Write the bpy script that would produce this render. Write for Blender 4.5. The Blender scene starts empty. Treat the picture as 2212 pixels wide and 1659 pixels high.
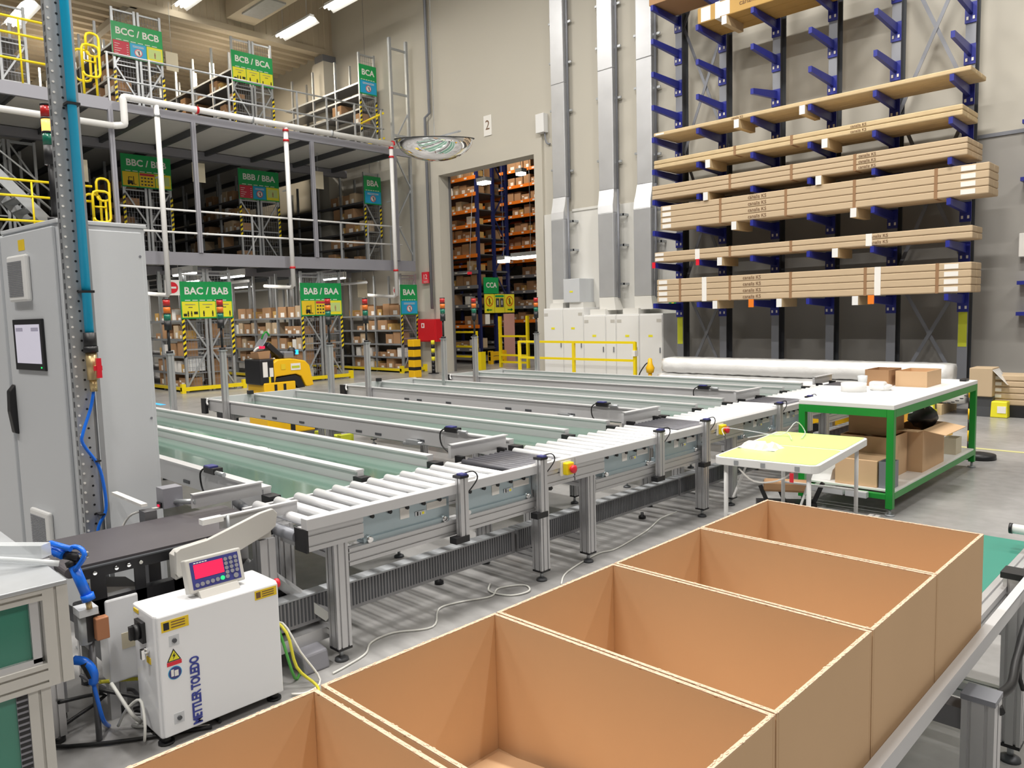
import bpy, bmesh, math, random
from math import sin, cos, pi, radians
from mathutils import Vector, Matrix
random.seed(7)
SC = bpy.context.scene
COL = SC.collection

# ------------------------------------------------------------------ materials
MATS = {}
def mat(name, col, rough=0.5, metal=0.0, emit=0.0, var=0.0, vscale=8.0, bump=0.0, bscale=60.0, spec=0.5, coat=0.0, trans=0.0, alpha=1.0):
    m = bpy.data.materials.new(name); m.use_nodes = True
    nt = m.node_tree; b = nt.nodes['Principled BSDF']
    b.inputs['Base Color'].default_value = (*col, 1)
    b.inputs['Roughness'].default_value = rough
    b.inputs['Metallic'].default_value = metal
    b.inputs['Specular IOR Level'].default_value = spec
    if coat: b.inputs['Coat Weight'].default_value = coat; b.inputs['Coat Roughness'].default_value = .08
    if trans: b.inputs['Transmission Weight'].default_value = trans
    if alpha < 1: b.inputs['Alpha'].default_value = alpha
    if emit:
        b.inputs['Emission Color'].default_value = (*col, 1)
        b.inputs['Emission Strength'].default_value = emit
    if var or bump:
        tc = nt.nodes.new('ShaderNodeTexCoord')
        geo = nt.nodes.new('ShaderNodeNewGeometry')
    if var:
        n = nt.nodes.new('ShaderNodeTexNoise'); n.inputs['Scale'].default_value = vscale; n.inputs['Detail'].default_value = 5
        nt.links.new(geo.outputs['Position'], n.inputs['Vector'])
        mx = nt.nodes.new('ShaderNodeMix'); mx.data_type = 'RGBA'
        mx.inputs['A'].default_value = (*[c*(1-var) for c in col], 1)
        mx.inputs['B'].default_value = (*[min(1, c*(1+var)) for c in col], 1)
        nt.links.new(n.outputs['Fac'], mx.inputs['Factor'])
        nt.links.new(mx.outputs['Result'], b.inputs['Base Color'])
    if bump:
        n2 = nt.nodes.new('ShaderNodeTexNoise'); n2.inputs['Scale'].default_value = bscale; n2.inputs['Detail'].default_value = 3
        nt.links.new(geo.outputs['Position'], n2.inputs['Vector'])
        bp = nt.nodes.new('ShaderNodeBump'); bp.inputs['Strength'].default_value = bump; bp.inputs['Distance'].default_value = .01
        nt.links.new(n2.outputs['Fac'], bp.inputs['Height']); nt.links.new(bp.outputs['Normal'], b.inputs['Normal'])
    MATS[name] = m
    return m

CARD = mat('cardboard', (.65, .44, .262), .85, var=.05, vscale=3.0, spec=.2)
CARD_E = mat('cardboard_edge', (.66, .48, .35), .9, var=.25, vscale=140, spec=.2)
CARD_D = mat('cardboard_small', (.40, .235, .125), .85, var=.1, vscale=2.0, spec=.2)
CARD_P = mat('cardboard_pale', (.54, .415, .275), .8, var=.06, vscale=2.0, spec=.2)
CARD_G = mat('cardboard_gold', (.50, .31, .105), .8, var=.08, vscale=3.0, spec=.2)
CARD_S = mat('carton_seam', (.30, .17, .085), .85)
WOOD = mat('timber', (.60, .455, .26), .75, var=.16, vscale=5)
INK = mat('carton_print', (.17, .09, .045), .8)
ALU = mat('aluminium_profile', (.62, .62, .63), .38, .75, var=.03, vscale=3)
ALU_L = mat('aluminium_rail', (.60, .60, .61), .42, .2)
ALU_D = mat('aluminium_slot', (.20, .20, .21), .5, .6)
ZINC = mat('zinc_roller', (.92, .93, .95), .28, .25)
ROLL_D = mat('dark_roller', (.10, .10, .115), .35, .2)
PLATE = mat('zinc_plate', (.44, .53, .57), .35, .6, var=.06, vscale=6)
GALV = mat('galvanised_steel', (.46, .48, .50), .42, .65, var=.12, vscale=9)
DUCTM = mat('duct_steel', (.62, .63, .65), .42, .6, var=.10, vscale=2.2)
BELT_G = mat('green_belt', (.115, .23, .175), .12, 0, var=.05, vscale=4, spec=.9, coat=.9)
BELT_G.node_tree.nodes['Principled BSDF'].inputs['IOR'].default_value = 2.0
BELT_R = mat('green_belt_matt', (.03, .21, .155), .5, 0, var=.04, vscale=4)
BELT_K = mat('black_belt', (.075, .068, .075), .5, 0, var=.08, vscale=9)
BLACK = mat('black_plastic', (.012, .012, .014), .45)
BLACKM = mat('black_steel', (.02, .02, .023), .4, .3)
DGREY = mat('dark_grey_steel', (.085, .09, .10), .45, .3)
MGREY = mat('mid_grey_steel', (.24, .25, .28), .45, .3)
GREYP = mat('grey_painted_steel', (.29, .29, .325), .45, .2)
LGREY = mat('light_grey_cabinet', (.60, .62, .645), .42, 0, bump=.05, bscale=400)
BEIGE = mat('grey_beige_housing', (.54, .525, .49), .45)
WHITE = mat('white_paint', (.80, .80, .79), .38)
WHITEG = mat('white_gloss', (.84, .85, .87), .25, coat=.3)
PAPER = mat('white_paper', (.82, .80, .76), .8)
CREAM = mat('cream_card', (.62, .56, .42), .8)
YEL = mat('yellow_paint', (.86, .66, .005), .4)
YEL_O = mat('orange_yellow_paint', (.90, .52, .008), .38)
YEL_S = mat('sign_yellow', (.83, .76, .03), .5)
YEL_L = mat('label_yellow', (.80, .56, .02), .55)
YEL_F = mat('floor_paint', (.58, .55, .26), .5)
YEL_H = mat('lime_yellow_plate', (.56, .60, .03), .5)
LIME = mat('lime_table_top', (.54, .69, .24), .4, var=.03)
GREEN = mat('green_paint', (.008, .27, .03), .35)
SGREEN = mat('sign_green', (.006, .34, .085), .42)
SBLUE = mat('sign_blue', (.015, .37, .66), .45)
SRED = mat('sign_red', (.56, .03, .06), .5)
RED = mat('red_paint', (.60, .012, .02), .4)
REDP = mat('red_plastic', (.72, .02, .04), .3)
BLUE = mat('blue_paint', (.016, .024, .25), .4)
BLUE_D = mat('rack_blue', (.012, .018, .095), .45)
BLUE_P = mat('blue_hose', (.01, .16, .78), .3)
BLUE_C = mat('cyan_blue_pipe', (.005, .47, .80), .35)
NAVY = mat('navy_panel', (.045, .05, .22), .4)
INKB = mat('blue_lettering', (.035, .05, .30), .5)
ORANGE = mat('orange_beam', (.80, .20, .015), .45)
PINK = mat('pink_board', (.62, .33, .28), .7)
BRASS = mat('brass', (.62, .47, .24), .35, .7)
CHROME = mat('chrome_mirror', (.9, .9, .9), .03, 1.0)
COPPER = mat('copper_brown', (.40, .17, .08), .5)
CLEARP = mat('clear_tube', (.75, .78, .80), .2, alpha=.6)
WRAP = mat('white_plastic_wrap', (.84, .84, .83), .22, 0, bump=.5, bscale=14, coat=.5)
GLASSG = mat('green_safety_glass', (.05, .22, .155), .15, 0, spec=.6)
RUBBER = mat('black_cable', (.01, .01, .011), .5)
WCABLE = mat('pale_cable', (.72, .72, .68), .5)
GCABLE = mat('green_cable', (.10, .42, .08), .5)
YCABLE = mat('yellow_cable', (.72, .66, .05), .5)
LAMP = mat('lamp_tube', (1.0, .97, .90), .4, emit=12)
LAMP_O = mat('amber_lamp_lit', (1.0, .30, .05), .4, emit=7)
LAMP_R = mat('signal_red', (.48, .02, .02), .25)
LAMP_A = mat('signal_amber', (.72, .17, .02), .25)
LAMP_G = mat('signal_green', (.01, .16, .10), .25)
SCREEN = mat('panel_screen', (.60, .58, .68), .3, emit=.55)
SCREEN_B = mat('panel_screen_grey', (.38, .36, .46), .3, emit=.3)
LEDR = mat('red_display', (.95, .015, .08), .4, emit=.85)
LEDB = mat('blue_led', (.02, .35, 1.0), .3, emit=4)
LEDG = mat('green_led', (.02, .8, .15), .3, emit=2)
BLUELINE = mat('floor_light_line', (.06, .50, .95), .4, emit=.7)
WALLM = mat('wall_panel', (.54, .51, .44), .7, var=.03, vscale=.6)
WALLW = mat('wall_panel_white', (.74, .73, .69), .6, var=.02, vscale=.6)
CONC_SHADED = mat('wall_concrete_shaded', (.36, .345, .32), .8, var=.08, vscale=1.3)  # concrete grey, darkened to hold the shade on the lower wall
CEILM = mat('ceiling_sheet', (.58, .50, .375), .7)
MESHM = mat('mezzanine_sheet', (.62, .61, .58), .5)
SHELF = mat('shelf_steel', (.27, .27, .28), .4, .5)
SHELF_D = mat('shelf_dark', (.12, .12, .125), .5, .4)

def floor_material():
    m = bpy.data.materials.new('polished_concrete'); m.use_nodes = True
    nt = m.node_tree; b = nt.nodes['Principled BSDF']
    geo = nt.nodes.new('ShaderNodeNewGeometry')
    n1 = nt.nodes.new('ShaderNodeTexNoise'); n1.inputs['Scale'].default_value = .8; n1.inputs['Detail'].default_value = 6
    n2 = nt.nodes.new('ShaderNodeTexNoise'); n2.inputs['Scale'].default_value = 9; n2.inputs['Detail'].default_value = 4
    ad = nt.nodes.new('ShaderNodeMath'); ad.operation = 'MULTIPLY_ADD'; ad.inputs[1].default_value = .35
    nt.links.new(geo.outputs['Position'], n1.inputs['Vector']); nt.links.new(geo.outputs['Position'], n2.inputs['Vector'])
    nt.links.new(n2.outputs['Fac'], ad.inputs[0]); nt.links.new(n1.outputs['Fac'], ad.inputs[2])
    r = nt.nodes.new('ShaderNodeValToRGB')
    r.color_ramp.elements[0].position = .42; r.color_ramp.elements[0].color = (.235, .23, .228, 1)
    r.color_ramp.elements[1].position = .90; r.color_ramp.elements[1].color = (.40, .395, .39, 1)
    nt.links.new(ad.outputs[0], r.inputs[0]); nt.links.new(r.outputs[0], b.inputs['Base Color'])
    b.inputs['Roughness'].default_value = .27; b.inputs['Specular IOR Level'].default_value = .4
    return m
FLOORM = floor_material()

# ------------------------------------------------------------------ mesh builder
class MB:
    def __init__(s): s.v = []; s.f = []; s.m = []; s.sm = []; s.mats = []
    def mi(s, m):
        if m not in s.mats: s.mats.append(m)
        return s.mats.index(m)
    def add(s, vs, fs, m, smooth=False):
        o = len(s.v); k = s.mi(m); s.v += [tuple(x) for x in vs]
        for f in fs: s.f.append([i+o for i in f]); s.m.append(k); s.sm.append(smooth)
        return s
    def box(s, x0, x1, y0, y1, z0, z1, m):
        vs = [(x, y, z) for x in (x0, x1) for y in (y0, y1) for z in (z0, z1)]
        return s.add(vs, [(0,1,3,2),(4,6,7,5),(0,4,5,1),(2,3,7,6),(0,2,6,4),(1,5,7,3)], m)
    def bar(s, p, q, w, h, m, up=(0,0,1)):
        p = Vector(p); q = Vector(q); d = (q-p).normalized(); u = Vector(up)
        if abs(d.dot(u)) > .98: u = Vector((0,1,0))
        a = d.cross(u).normalized(); b = a.cross(d).normalized()
        vs = []
        for c in (p, q):
            for (i, j) in ((-1,-1),(1,-1),(1,1),(-1,1)): vs.append(c + a*(i*w/2) + b*(j*h/2))
        return s.add(vs, [(3,2,1,0),(4,5,6,7),(0,1,5,4),(1,2,6,5),(2,3,7,6),(3,0,4,7)], m)
    def cyl(s, p, q, r, m, seg=12, r2=None):
        p = Vector(p); q = Vector(q); d = (q-p).normalized(); r2 = r if r2 is None else r2
        u = Vector((0,0,1)) if abs(d.z) < .95 else Vector((1,0,0))
        a = d.cross(u).normalized(); b = d.cross(a).normalized()
        vs = []
        for c, rr in ((p, r), (q, r2)):
            for k in range(seg):
                t = 2*pi*k/seg; vs.append(c + a*(cos(t)*rr) + b*(sin(t)*rr))
        s.add(vs, [(k, seg+k, seg+(k+1)%seg, (k+1)%seg) for k in range(seg)], m, True)
        o = len(s.v); k0 = s.mi(m)
        n = len(s.v) - 2*seg
        s.f.append([n+k for k in range(seg)]); s.m.append(k0); s.sm.append(False)
        s.f.append([n+seg+k for k in range(seg)][::-1]); s.m.append(k0); s.sm.append(False)
        return s
    def tube(s, pts, r, m, seg=8, sub=4):
        P = [Vector(p) for p in pts]
        if sub > 1 and len(P) > 2:
            Q = []
            for i in range(len(P)-1):
                p0 = P[max(i-1,0)]; p1 = P[i]; p2 = P[i+1]; p3 = P[min(i+2, len(P)-1)]
                for k in range(sub):
                    t = k/sub
                    Q.append(.5*((2*p1) + (p2-p0)*t + (2*p0-5*p1+4*p2-p3)*t*t + (3*p1-p0-3*p2+p3)*t**3))
            Q.append(P[-1]); P = Q
        vs = []; prev = None
        for i, p in enumerate(P):
            d = (P[min(i+1, len(P)-1)] - P[max(i-1, 0)]).normalized()
            if prev is None:
                u = Vector((0,0,1)) if abs(d.z) < .9 else Vector((1,0,0))
                a = d.cross(u).normalized()
            else:
                a = (prev - d*prev.dot(d)).normalized()
            prev = a; b = d.cross(a).normalized()
            for k in range(seg):
                t = 2*pi*k/seg; vs.append(p + a*(cos(t)*r) + b*(sin(t)*r))
        n = len(P)
        s.add(vs, [(i*seg+k, i*seg+(k+1)%seg, (i+1)*seg+(k+1)%seg, (i+1)*seg+k) for i in range(n-1) for k in range(seg)], m, True)
        o = len(s.v) - len(vs); k0 = s.mi(m)
        s.f.append([o+k for k in range(seg)][::-1]); s.m.append(k0); s.sm.append(False)
        s.f.append([o+(n-1)*seg+k for k in range(seg)]); s.m.append(k0); s.sm.append(False)
        return s
    def prism(s, poly, axis, a, b, m):
        """poly in the two other axes (order x,y,z without axis) extruded along axis from a to b"""
        n = len(poly)
        def mk(u, w, t):
            return {'x': (t, u, w), 'y': (u, t, w), 'z': (u, w, t)}[axis]
        vs = [mk(u, w, a) for u, w in poly] + [mk(u, w, b) for u, w in poly]
        return s.add(vs, [tuple(range(n))[::-1], tuple(range(n, 2*n))] + [(k, (k+1)%n, n+(k+1)%n, n+k) for k in range(n)], m)
    def prof(s, axis, a, b, u0, u1, w0, w1, m=None, nu=1, nw=1, g=.009, dp=.008):
        """aluminium extrusion with T-slot grooves, nu grooves on the sides running along u, nw along w"""
        m = m or ALU; pts = []
        def side(p0, p1, n, inward):
            L = math.hypot(p1[0]-p0[0], p1[1]-p0[1]); d = ((p1[0]-p0[0])/L, (p1[1]-p0[1])/L)
            out = [p0]
            for k in range(n):
                c = L*(k+.5)/n
                for (t, q) in ((c-g/2, 0), (c-g/2, dp), (c+g/2, dp), (c+g/2, 0)):
                    out.append((p0[0]+d[0]*t+inward[0]*q, p0[1]+d[1]*t+inward[1]*q))
            return out
        pts += side((u0,w0),(u1,w0),nu,(0,1)) + side((u1,w0),(u1,w1),nw,(-1,0)) + side((u1,w1),(u0,w1),nu,(0,-1)) + side((u0,w1),(u0,w0),nw,(1,0))
        return s.prism(pts, axis, a, b, m)
    def lathe(s, prof, c, m, seg=24, axis='z'):
        vs = []
        for r, z in prof:
            for k in range(seg):
                t = 2*pi*k/seg
                vs.append((c[0]+r*cos(t), c[1]+r*sin(t), c[2]+z) if axis == 'z' else (c[0]+z, c[1]+r*cos(t), c[2]+r*sin(t)) if axis == 'x' else (c[0]+r*cos(t), c[1]+z, c[2]+r*sin(t)))
        n = len(prof)
        return s.add(vs, [(i*seg+k, i*seg+(k+1)%seg, (i+1)*seg+(k+1)%seg, (i+1)*seg+k) for i in range(n-1) for k in range(seg)], m, True)
    def build(s, name, parent=None, world=True, bev=0, loc=None, label=None, seg=2):
        me = bpy.data.meshes.new(name)
        off = Vector((0,0,0))
        if world and parent is not None:
            off = world_loc(parent)
        if loc is not None: off = off + Vector(loc)
        me.from_pydata([(x-off.x, y-off.y, z-off.z) for x, y, z in s.v], [], s.f)
        for m in s.mats: me.materials.append(m)
        me.polygons.foreach_set('material_index', s.m); me.polygons.foreach_set('use_smooth', s.sm)
        bm = bmesh.new(); bm.from_mesh(me); bmesh.ops.recalc_face_normals(bm, faces=bm.faces); bm.to_mesh(me); bm.free()
        me.update()
        o = bpy.data.objects.new(name, me); COL.objects.link(o)
        if parent is not None: o.parent = parent
        if loc is not None: o.location = loc
        if bev:
            b = o.modifiers.new('bevel', 'BEVEL'); b.width = bev; b.segments = seg; b.limit_method = 'ANGLE'
        if label: o['label'] = label
        return o

def world_loc(o):
    v = Vector(o.location)
    while o.parent is not None: o = o.parent; v = v + Vector(o.location)
    return v
def tag(o, label, cat, group=None):
    o['label'] = label; o['category'] = cat
    if group: o['group'] = group
    return o
def thing(name, label, cat, loc=(0,0,0), rz=0, group=None):
    o = bpy.data.objects.new(name, None); COL.objects.link(o); o.empty_display_size = .1
    o.location = loc; o.rotation_euler = (0, 0, rz)
    return tag(o, label, cat, group)
def struct(o): o['kind'] = 'structure'; return o
def dup(root, loc=None, rz=None, label=None, group=None):
    r = root.copy(); COL.objects.link(r)
    if loc is not None: r.location = loc
    if rz is not None: r.rotation_euler = (0, 0, rz)
    if label: r['label'] = label
    if group: r['group'] = group
    for ch in list(root.children):
        c = ch.copy(); COL.objects.link(c); c.parent = r
        for g in list(ch.children):
            d = g.copy(); COL.objects.link(d); d.parent = c
    return r
def B(x0, x1, y0, y1, z0, z1, m): return MB().box(x0, x1, y0, y1, z0, z1, m)
ORD = ['bottom', 'second', 'third', 'fourth', 'fifth', 'sixth', 'seventh', 'eighth', 'ninth', 'tenth', 'eleventh', 'twelfth']
NTH = ['first', 'second', 'third', 'fourth', 'fifth', 'sixth', 'seventh', 'eighth', 'ninth', 'tenth', 'eleventh', 'twelfth', 'thirteenth', 'fourteenth', 'fifteenth', 'sixteenth', 'seventeenth', 'eighteenth', 'nineteenth', 'twentieth']

_TXT = {}
def text(s, size, org, xdir, up, m, parent=None, name='lettering', align='CENTER', bold=0.0, ext=.001, squeeze=1.0):
    """flat lettering: org = centre of the baseline box, xdir = reading direction, up = letter up"""
    cu = bpy.data.curves.new('t', 'FONT'); cu.body = s; cu.size = size; cu.align_x = align; cu.align_y = 'CENTER'
    cu.extrude = ext; cu.offset = bold; cu.resolution_u = 3
    o = bpy.data.objects.new('t', cu); COL.objects.link(o)
    dg = bpy.context.evaluated_depsgraph_get(); me = bpy.data.meshes.new_from_object(o.evaluated_get(dg))
    bpy.data.objects.remove(o); bpy.data.curves.remove(cu)
    x = Vector(xdir).normalized(); u = Vector(up).normalized(); n = x.cross(u).normalized()
    M = Matrix(((x.x, u.x, n.x, org[0]), (x.y, u.y, n.y, org[1]), (x.z, u.z, n.z, org[2]), (0,0,0,1)))
    me.transform(Matrix.Scale(squeeze, 4, (1,0,0))); me.transform(M)
    if parent is not None: me.transform(Matrix.Translation(-world_loc(parent)))
    me.materials.clear(); me.materials.append(m)
    t = bpy.data.objects.new(name, me); COL.objects.link(t)
    if parent is not None: t.parent = parent
    return t
# ------------------------------------------------------------------ setting: floor, walls, ceilings
YW = 14.95
struct(MB().box(-62, 14, -12, 46, -.2, 0, FLOORM).build('floor'))
DX0, DX1, DZ = -17.40, -13.60, 5.78          # doorway in the back wall
w = MB()
w.box(-62, DX0, YW, YW+.36, 0, 14, WALLM); w.box(DX1, 14, YW, YW+.36, 0, 14, WALLM); w.box(DX0, DX1, YW, YW+.36, DZ, 14, WALLM)
for x in (-20.9, -17.85): w.box(x-.006, x+.006, YW-.004, YW, 0, 14, MGREY)
struct(w.build('wall_back'))
struct(MB().box(DX0-.30, DX0, YW-.07, YW, 0, DZ+.4, WALLM).box(DX1, DX1+.28, YW-.07, YW, 0, DZ+.4, WALLM).box(DX0, DX1, YW-.07, YW, DZ, DZ+.4, WALLM)
       .box(DX0, DX0+.05, YW+.30, YW+.36, 0, DZ, ALU_D).build('trim_1'))
struct(MB().box(-13.3, -9.15, YW-.05, YW, 0, 4.2, WALLW).box(-12.35, -10.9, YW-.075, YW-.05, 4.18, 4.24, WALLW).build('trim_2'))
struct(MB().box(-9.15, 14, YW-.06, YW, 0, 4.46, CONC_SHADED).box(-9.15, 14, YW-.085, YW-.06, 4.40, 4.46, MGREY).build('trim_3'))  # lower panel and ledge; shadow below the ledge is in its colour
struct(B(-62.2, -62, -12, 46, 0, 14, WALLM).build('wall_left'))
# neighbouring hall behind the doorway
struct(B(-62, 14, 46, 46.2, 0, 14, WALLM).build('wall_far'))
struct(B(-62, 14, YW+.36, 46, 12.2, 12.4, CEILM).build('ceiling_far'))
# corrugated roof: low bay over the mezzanine, high bay over the conveyors
XG = -22.75
c = MB(); n = 0
x = -62.0
while x < XG - .01:
    x2 = min(x+.5, XG)
    c.add([(x,-12,10.62),(x+.18,-12,10.62),(x+.22,-12,10.72),(x2-.02,-12,10.72),(x2,-12,10.62),
           (x,YW,10.62),(x+.18,YW,10.62),(x+.22,YW,10.72),(x2-.02,YW,10.72),(x2,YW,10.62)],
          [(0,1,6,5),(1,2,7,6),(2,3,8,7),(3,4,9,8)], CEILM)
    x = x2
c.box(-62, XG-.08, -12, YW, 10.78, 10.9, CEILM)
struct(c.build('ceiling_low'))
struct(B(XG, 14, -12, YW, 13.6, 13.8, CEILM).build('ceiling_high'))
g = MB(); y = -12.0
while y < YW:
    y2 = min(y+.42, YW)
    g.add([(XG,y,10.55),(XG,y+.2,10.55),(XG+.025,y+.22,10.55),(XG+.025,y2-.02,10.55),(XG,y2,10.55),
           (XG,y,13.6),(XG,y+.2,13.6),(XG+.025,y+.22,13.6),(XG+.025,y2-.02,13.6),(XG,y2,13.6)],
          [(0,1,6,5),(1,2,7,6),(2,3,8,7),(3,4,9,8)], CEILM)
    y = y2
struct(g.build('wall_clerestory'))
struct(B(XG-.10, XG+.07, -12, YW, 10.44, 10.62, CEILM).build('beam_eaves'))
struct(MB().box(-23.15, -22.45, YW-.55, YW, 0, 10.15, WALLM).box(-23.05, -22.55, YW-.5, YW, 10.15, 10.40, MGREY).build('column_wall'))
for i, yy in enumerate((2.5, 8.6)):
    b = MB(); b.box(-62, XG, yy-.09, yy+.09, 10.44, 10.62, WALLM)
    for k in range(14):
        xa = -24-k*2.6; b.bar((xa, yy, 10.45), (xa-1.3, yy, 9.55), .06, .06, WALLM); b.bar((xa-1.3, yy, 9.55), (xa-2.6, yy, 10.45), .06, .06, WALLM)
    b.box(-62, XG, yy-.07, yy+.07, 9.46, 9.58, WALLM)
    struct(b.build('beam_roof'))
# floor marking, and a projected blue light line drawn as a glowing strip
tag(B(-2.6, 6, 9.95, 10.03, 0.001, .004, YEL_F).build('floor_line'), 'pale yellow painted line on the floor right of the green bench', 'floor line')
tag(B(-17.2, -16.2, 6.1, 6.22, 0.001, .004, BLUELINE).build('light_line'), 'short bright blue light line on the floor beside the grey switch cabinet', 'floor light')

# ------------------------------------------------------------------ wall services
def pipe_thing(name, pts, r, m, label, cat, group=None, sub=1):
    return tag(MB().tube(pts, r, m, 10, sub).build(name), label, cat, group)
pipe_thing('conduit', [(-15.6, YW-.11, 11.0), (-17.62, YW-.11, 10.95), (-17.70, YW-.11, 10.8), (-17.66, YW-.11, 7.6), (-17.85, YW-.13, 7.5), (-17.82, YW-.13, 1.9)], .045, MGREY,
           'grey cable conduit running down the wall beside the doorway', 'conduit')
t = thing('number_sign', 'small white sign with number 2 on the wall above doorway', 'sign', (-15.33, YW-.02, 6.85))
B(-15.48, -15.18, YW-.02, YW-.001, 6.56, 7.10, PAPER).build('plate', t)
text('2', .36, (-15.33, YW-.022, 6.83), (1,0,0), (0,0,1), INK, t, 'numeral')
t = thing('wall_box', 'small white box high on wall right of the doorway', 'junction box', (-13.28, YW, 6.25))
B(-13.42, -13.14, YW-.18, YW, 6.25, 6.72, WHITE).build('housing', t, bev=.01)
MB().tube([(-13.2, YW-.08, 6.25), (-13.16, YW-.06, 6.0), (-13.05, YW-.04, 5.95)], .02, MGREY).build('cable_lead', t)
# three vertical metal ducts
def duct(label, xs, lean):
    (a0, a1), (b0, b1) = xs
    t = thing('cable_duct', label, 'duct', ((a0+a1)/2, YW, 2.0), group='metal ducts on the back wall')
    yu, yl = YW-.2, YW-.44
    m = MB()
    def ring(x0, x1, y0, y1, z): return [(x0,y0,z),(x1,y0,z),(x1,y1,z),(x0,y1,z)]
    def loft(r):
        vs = [p for q in r for p in q]; n = len(r)
        return vs, [(i*4+k, i*4+(k+1)%4, (i+1)*4+(k+1)%4, (i+1)*4+k) for i in range(n-1) for k in range(4)] + [(3,2,1,0), tuple((n-1)*4+k for k in range(4))]
    v, f = loft([ring(a0,a1,yu,YW-.06,4.55), ring(a0,a1,yu,YW-.06,7.3)]); m.add(v, f, DUCTM)
    m.build('upper_section', t, bev=.012)
    v, f = loft([ring(a0,a1,yu-.004,YW-.06,7.302), ring(a0,a1,yu-.004,YW-.06,13.6)]); MB().add(v, f, DUCTM).build('top_section', t, bev=.012)
    v, f = loft([ring(b0,b1,yl,yl+.16,3.98), ring((a0+b0*2)/3,(a1+b1*2)/3,yl+.06,yl+.22,4.16), ring((a0*2+b0)/3,(a1*2+b1)/3,yu-.08,yu+.08,4.36), ring(a0,a1,yu,YW-.06,4.548)])
    MB().add(v, f, DUCTM).build('offset_bend', t)
    v, f = loft([ring(b0,b1,yl,yl+.18,2.02), ring(b0,b1,yl,yl+.18,3.978)]); MB().add(v, f, DUCTM).build('lower_section', t, bev=.012)
    v, f = loft([ring(b0+.03,b1+.05,yl-.02,yl+.3,1.72), ring(b0,b1,yl,yl+.18,2.018)]); MB().add(v, f, WALLW).build('boot', t)
    for z in (5.15, 6.6, 7.75, 8.7):
        MB().box(a1, a1+.16, YW-.10, YW-.06, z, z+.05, GALV).box(a0-.13, a0, YW-.10, YW-.06, z+.1, z+.15, GALV).build('bracket', t)
    for z in (2.3, 3.2, 3.9):
        MB().box(b1, b1+.17, yl+.2, yl+.25, z, z+.05, GALV).box(b1+.12, b1+.16, yl+.2, YW-.05, z, z+.05, GALV).build('bracket', t)
    MB().cyl((a1+.045, YW-.1, 4.5), (a1+.045, YW-.1, 13.5), .03, MGREY, 8).cyl((b1+.045, yl+.14, 2.0), (b1+.045, yl+.14, 4.5), .03, MGREY, 8).build('side_cable', t)
    return t
duct('metal wall duct nearest the doorway', ((-12.86, -12.44), (-12.73, -12.33)), 0)
duct('middle one of the three metal wall ducts', ((-11.40, -10.97), (-11.26, -10.82)), 0)
duct('metal wall duct nearest the blue cantilever rack', ((-10.31, -9.90), (-10.25, -9.79)), 0)
# grey wall box above cabinets
t = thing('control_box', 'grey square box on wall above the white electrical cabinets', 'control box', (-11.85, YW-.5, 1.95))
B(-12.22, -11.72, YW-.62, YW-.05, 1.93, 2.50, LGREY).build('housing', t, bev=.01)
B(-12.02, -11.92, YW-.624, YW-.62, 2.17, 2.21, YEL_S).build('sticker', t)
# electrical cabinets
ex = [-12.84, -12.20, -11.56, -10.90, -10.60, -9.96, -9.34]
lab = ['white electrical cabinet standing next to the doorway', 'white electrical cabinet under the grey wall box',
       'white electrical cabinet under the middle metal duct', 'narrow white electrical cabinet between two wide ones',
       'white electrical cabinet under the third metal duct', 'white electrical cabinet at the end by the cantilever rack']
for i in range(6):
    x0, x1 = ex[i]+.004, ex[i+1]-.004; h = 1.80 if i < 2 else 1.62
    t = thing('electrical_cabinet', lab[i], 'electrical cabinet', ((x0+x1)/2, YW-.4, 0), group='white electrical cabinets along the wall')
    B(x0, x1, YW-.66, YW-.06, 0, h, WHITE).build('body', t, bev=.006)
    d = B(x0+.012, x1-.012, YW-.682, YW-.66, .06, h-.03, WHITE).build('door', t, bev=.006)
    B(x1-.07, x1-.05, YW-.705, YW-.682, h*.5-.06, h*.5+.06, MGREY).build('handle', d)
    if i != 3: B((x0+x1)/2-.06, (x0+x1)/2+.05, YW-.686, YW-.682, h-.52, h-.47, YEL_S).build('sticker', d)
    B(x0+.03 if i % 2 == 0 else x1-.15, x0+.15 if i % 2 == 0 else x1-.03, YW-.686, YW-.682, h-.19, h-.12, BEIGE).build('label_plate', d)
    if i in (0, 1, 2, 4): B(x0+.1, x1-.1, YW-.55, YW-.1, h, h+.13, WALLW).build('top_cover', t)
# yellow guard rail before the cabinets
t = thing('guard_rail', 'yellow tubular guard rail in front of the white electrical cabinets', 'guard rail', (-11, 13.25, 0))
for k, x in enumerate((-12.72, -11.03, -9.36)): B(x-.03, x+.03, 13.22, 13.28, 0, 1.04, YEL).build('post', t)
for z in (1.0, .62, .24): B(-12.72, -9.36, 13.225, 13.275, z, z+.05, YEL).build('rail', t)
B(-9.4, -9.32, 13.19, 13.31, .74, .86, PAPER).build('tag', t)

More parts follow.
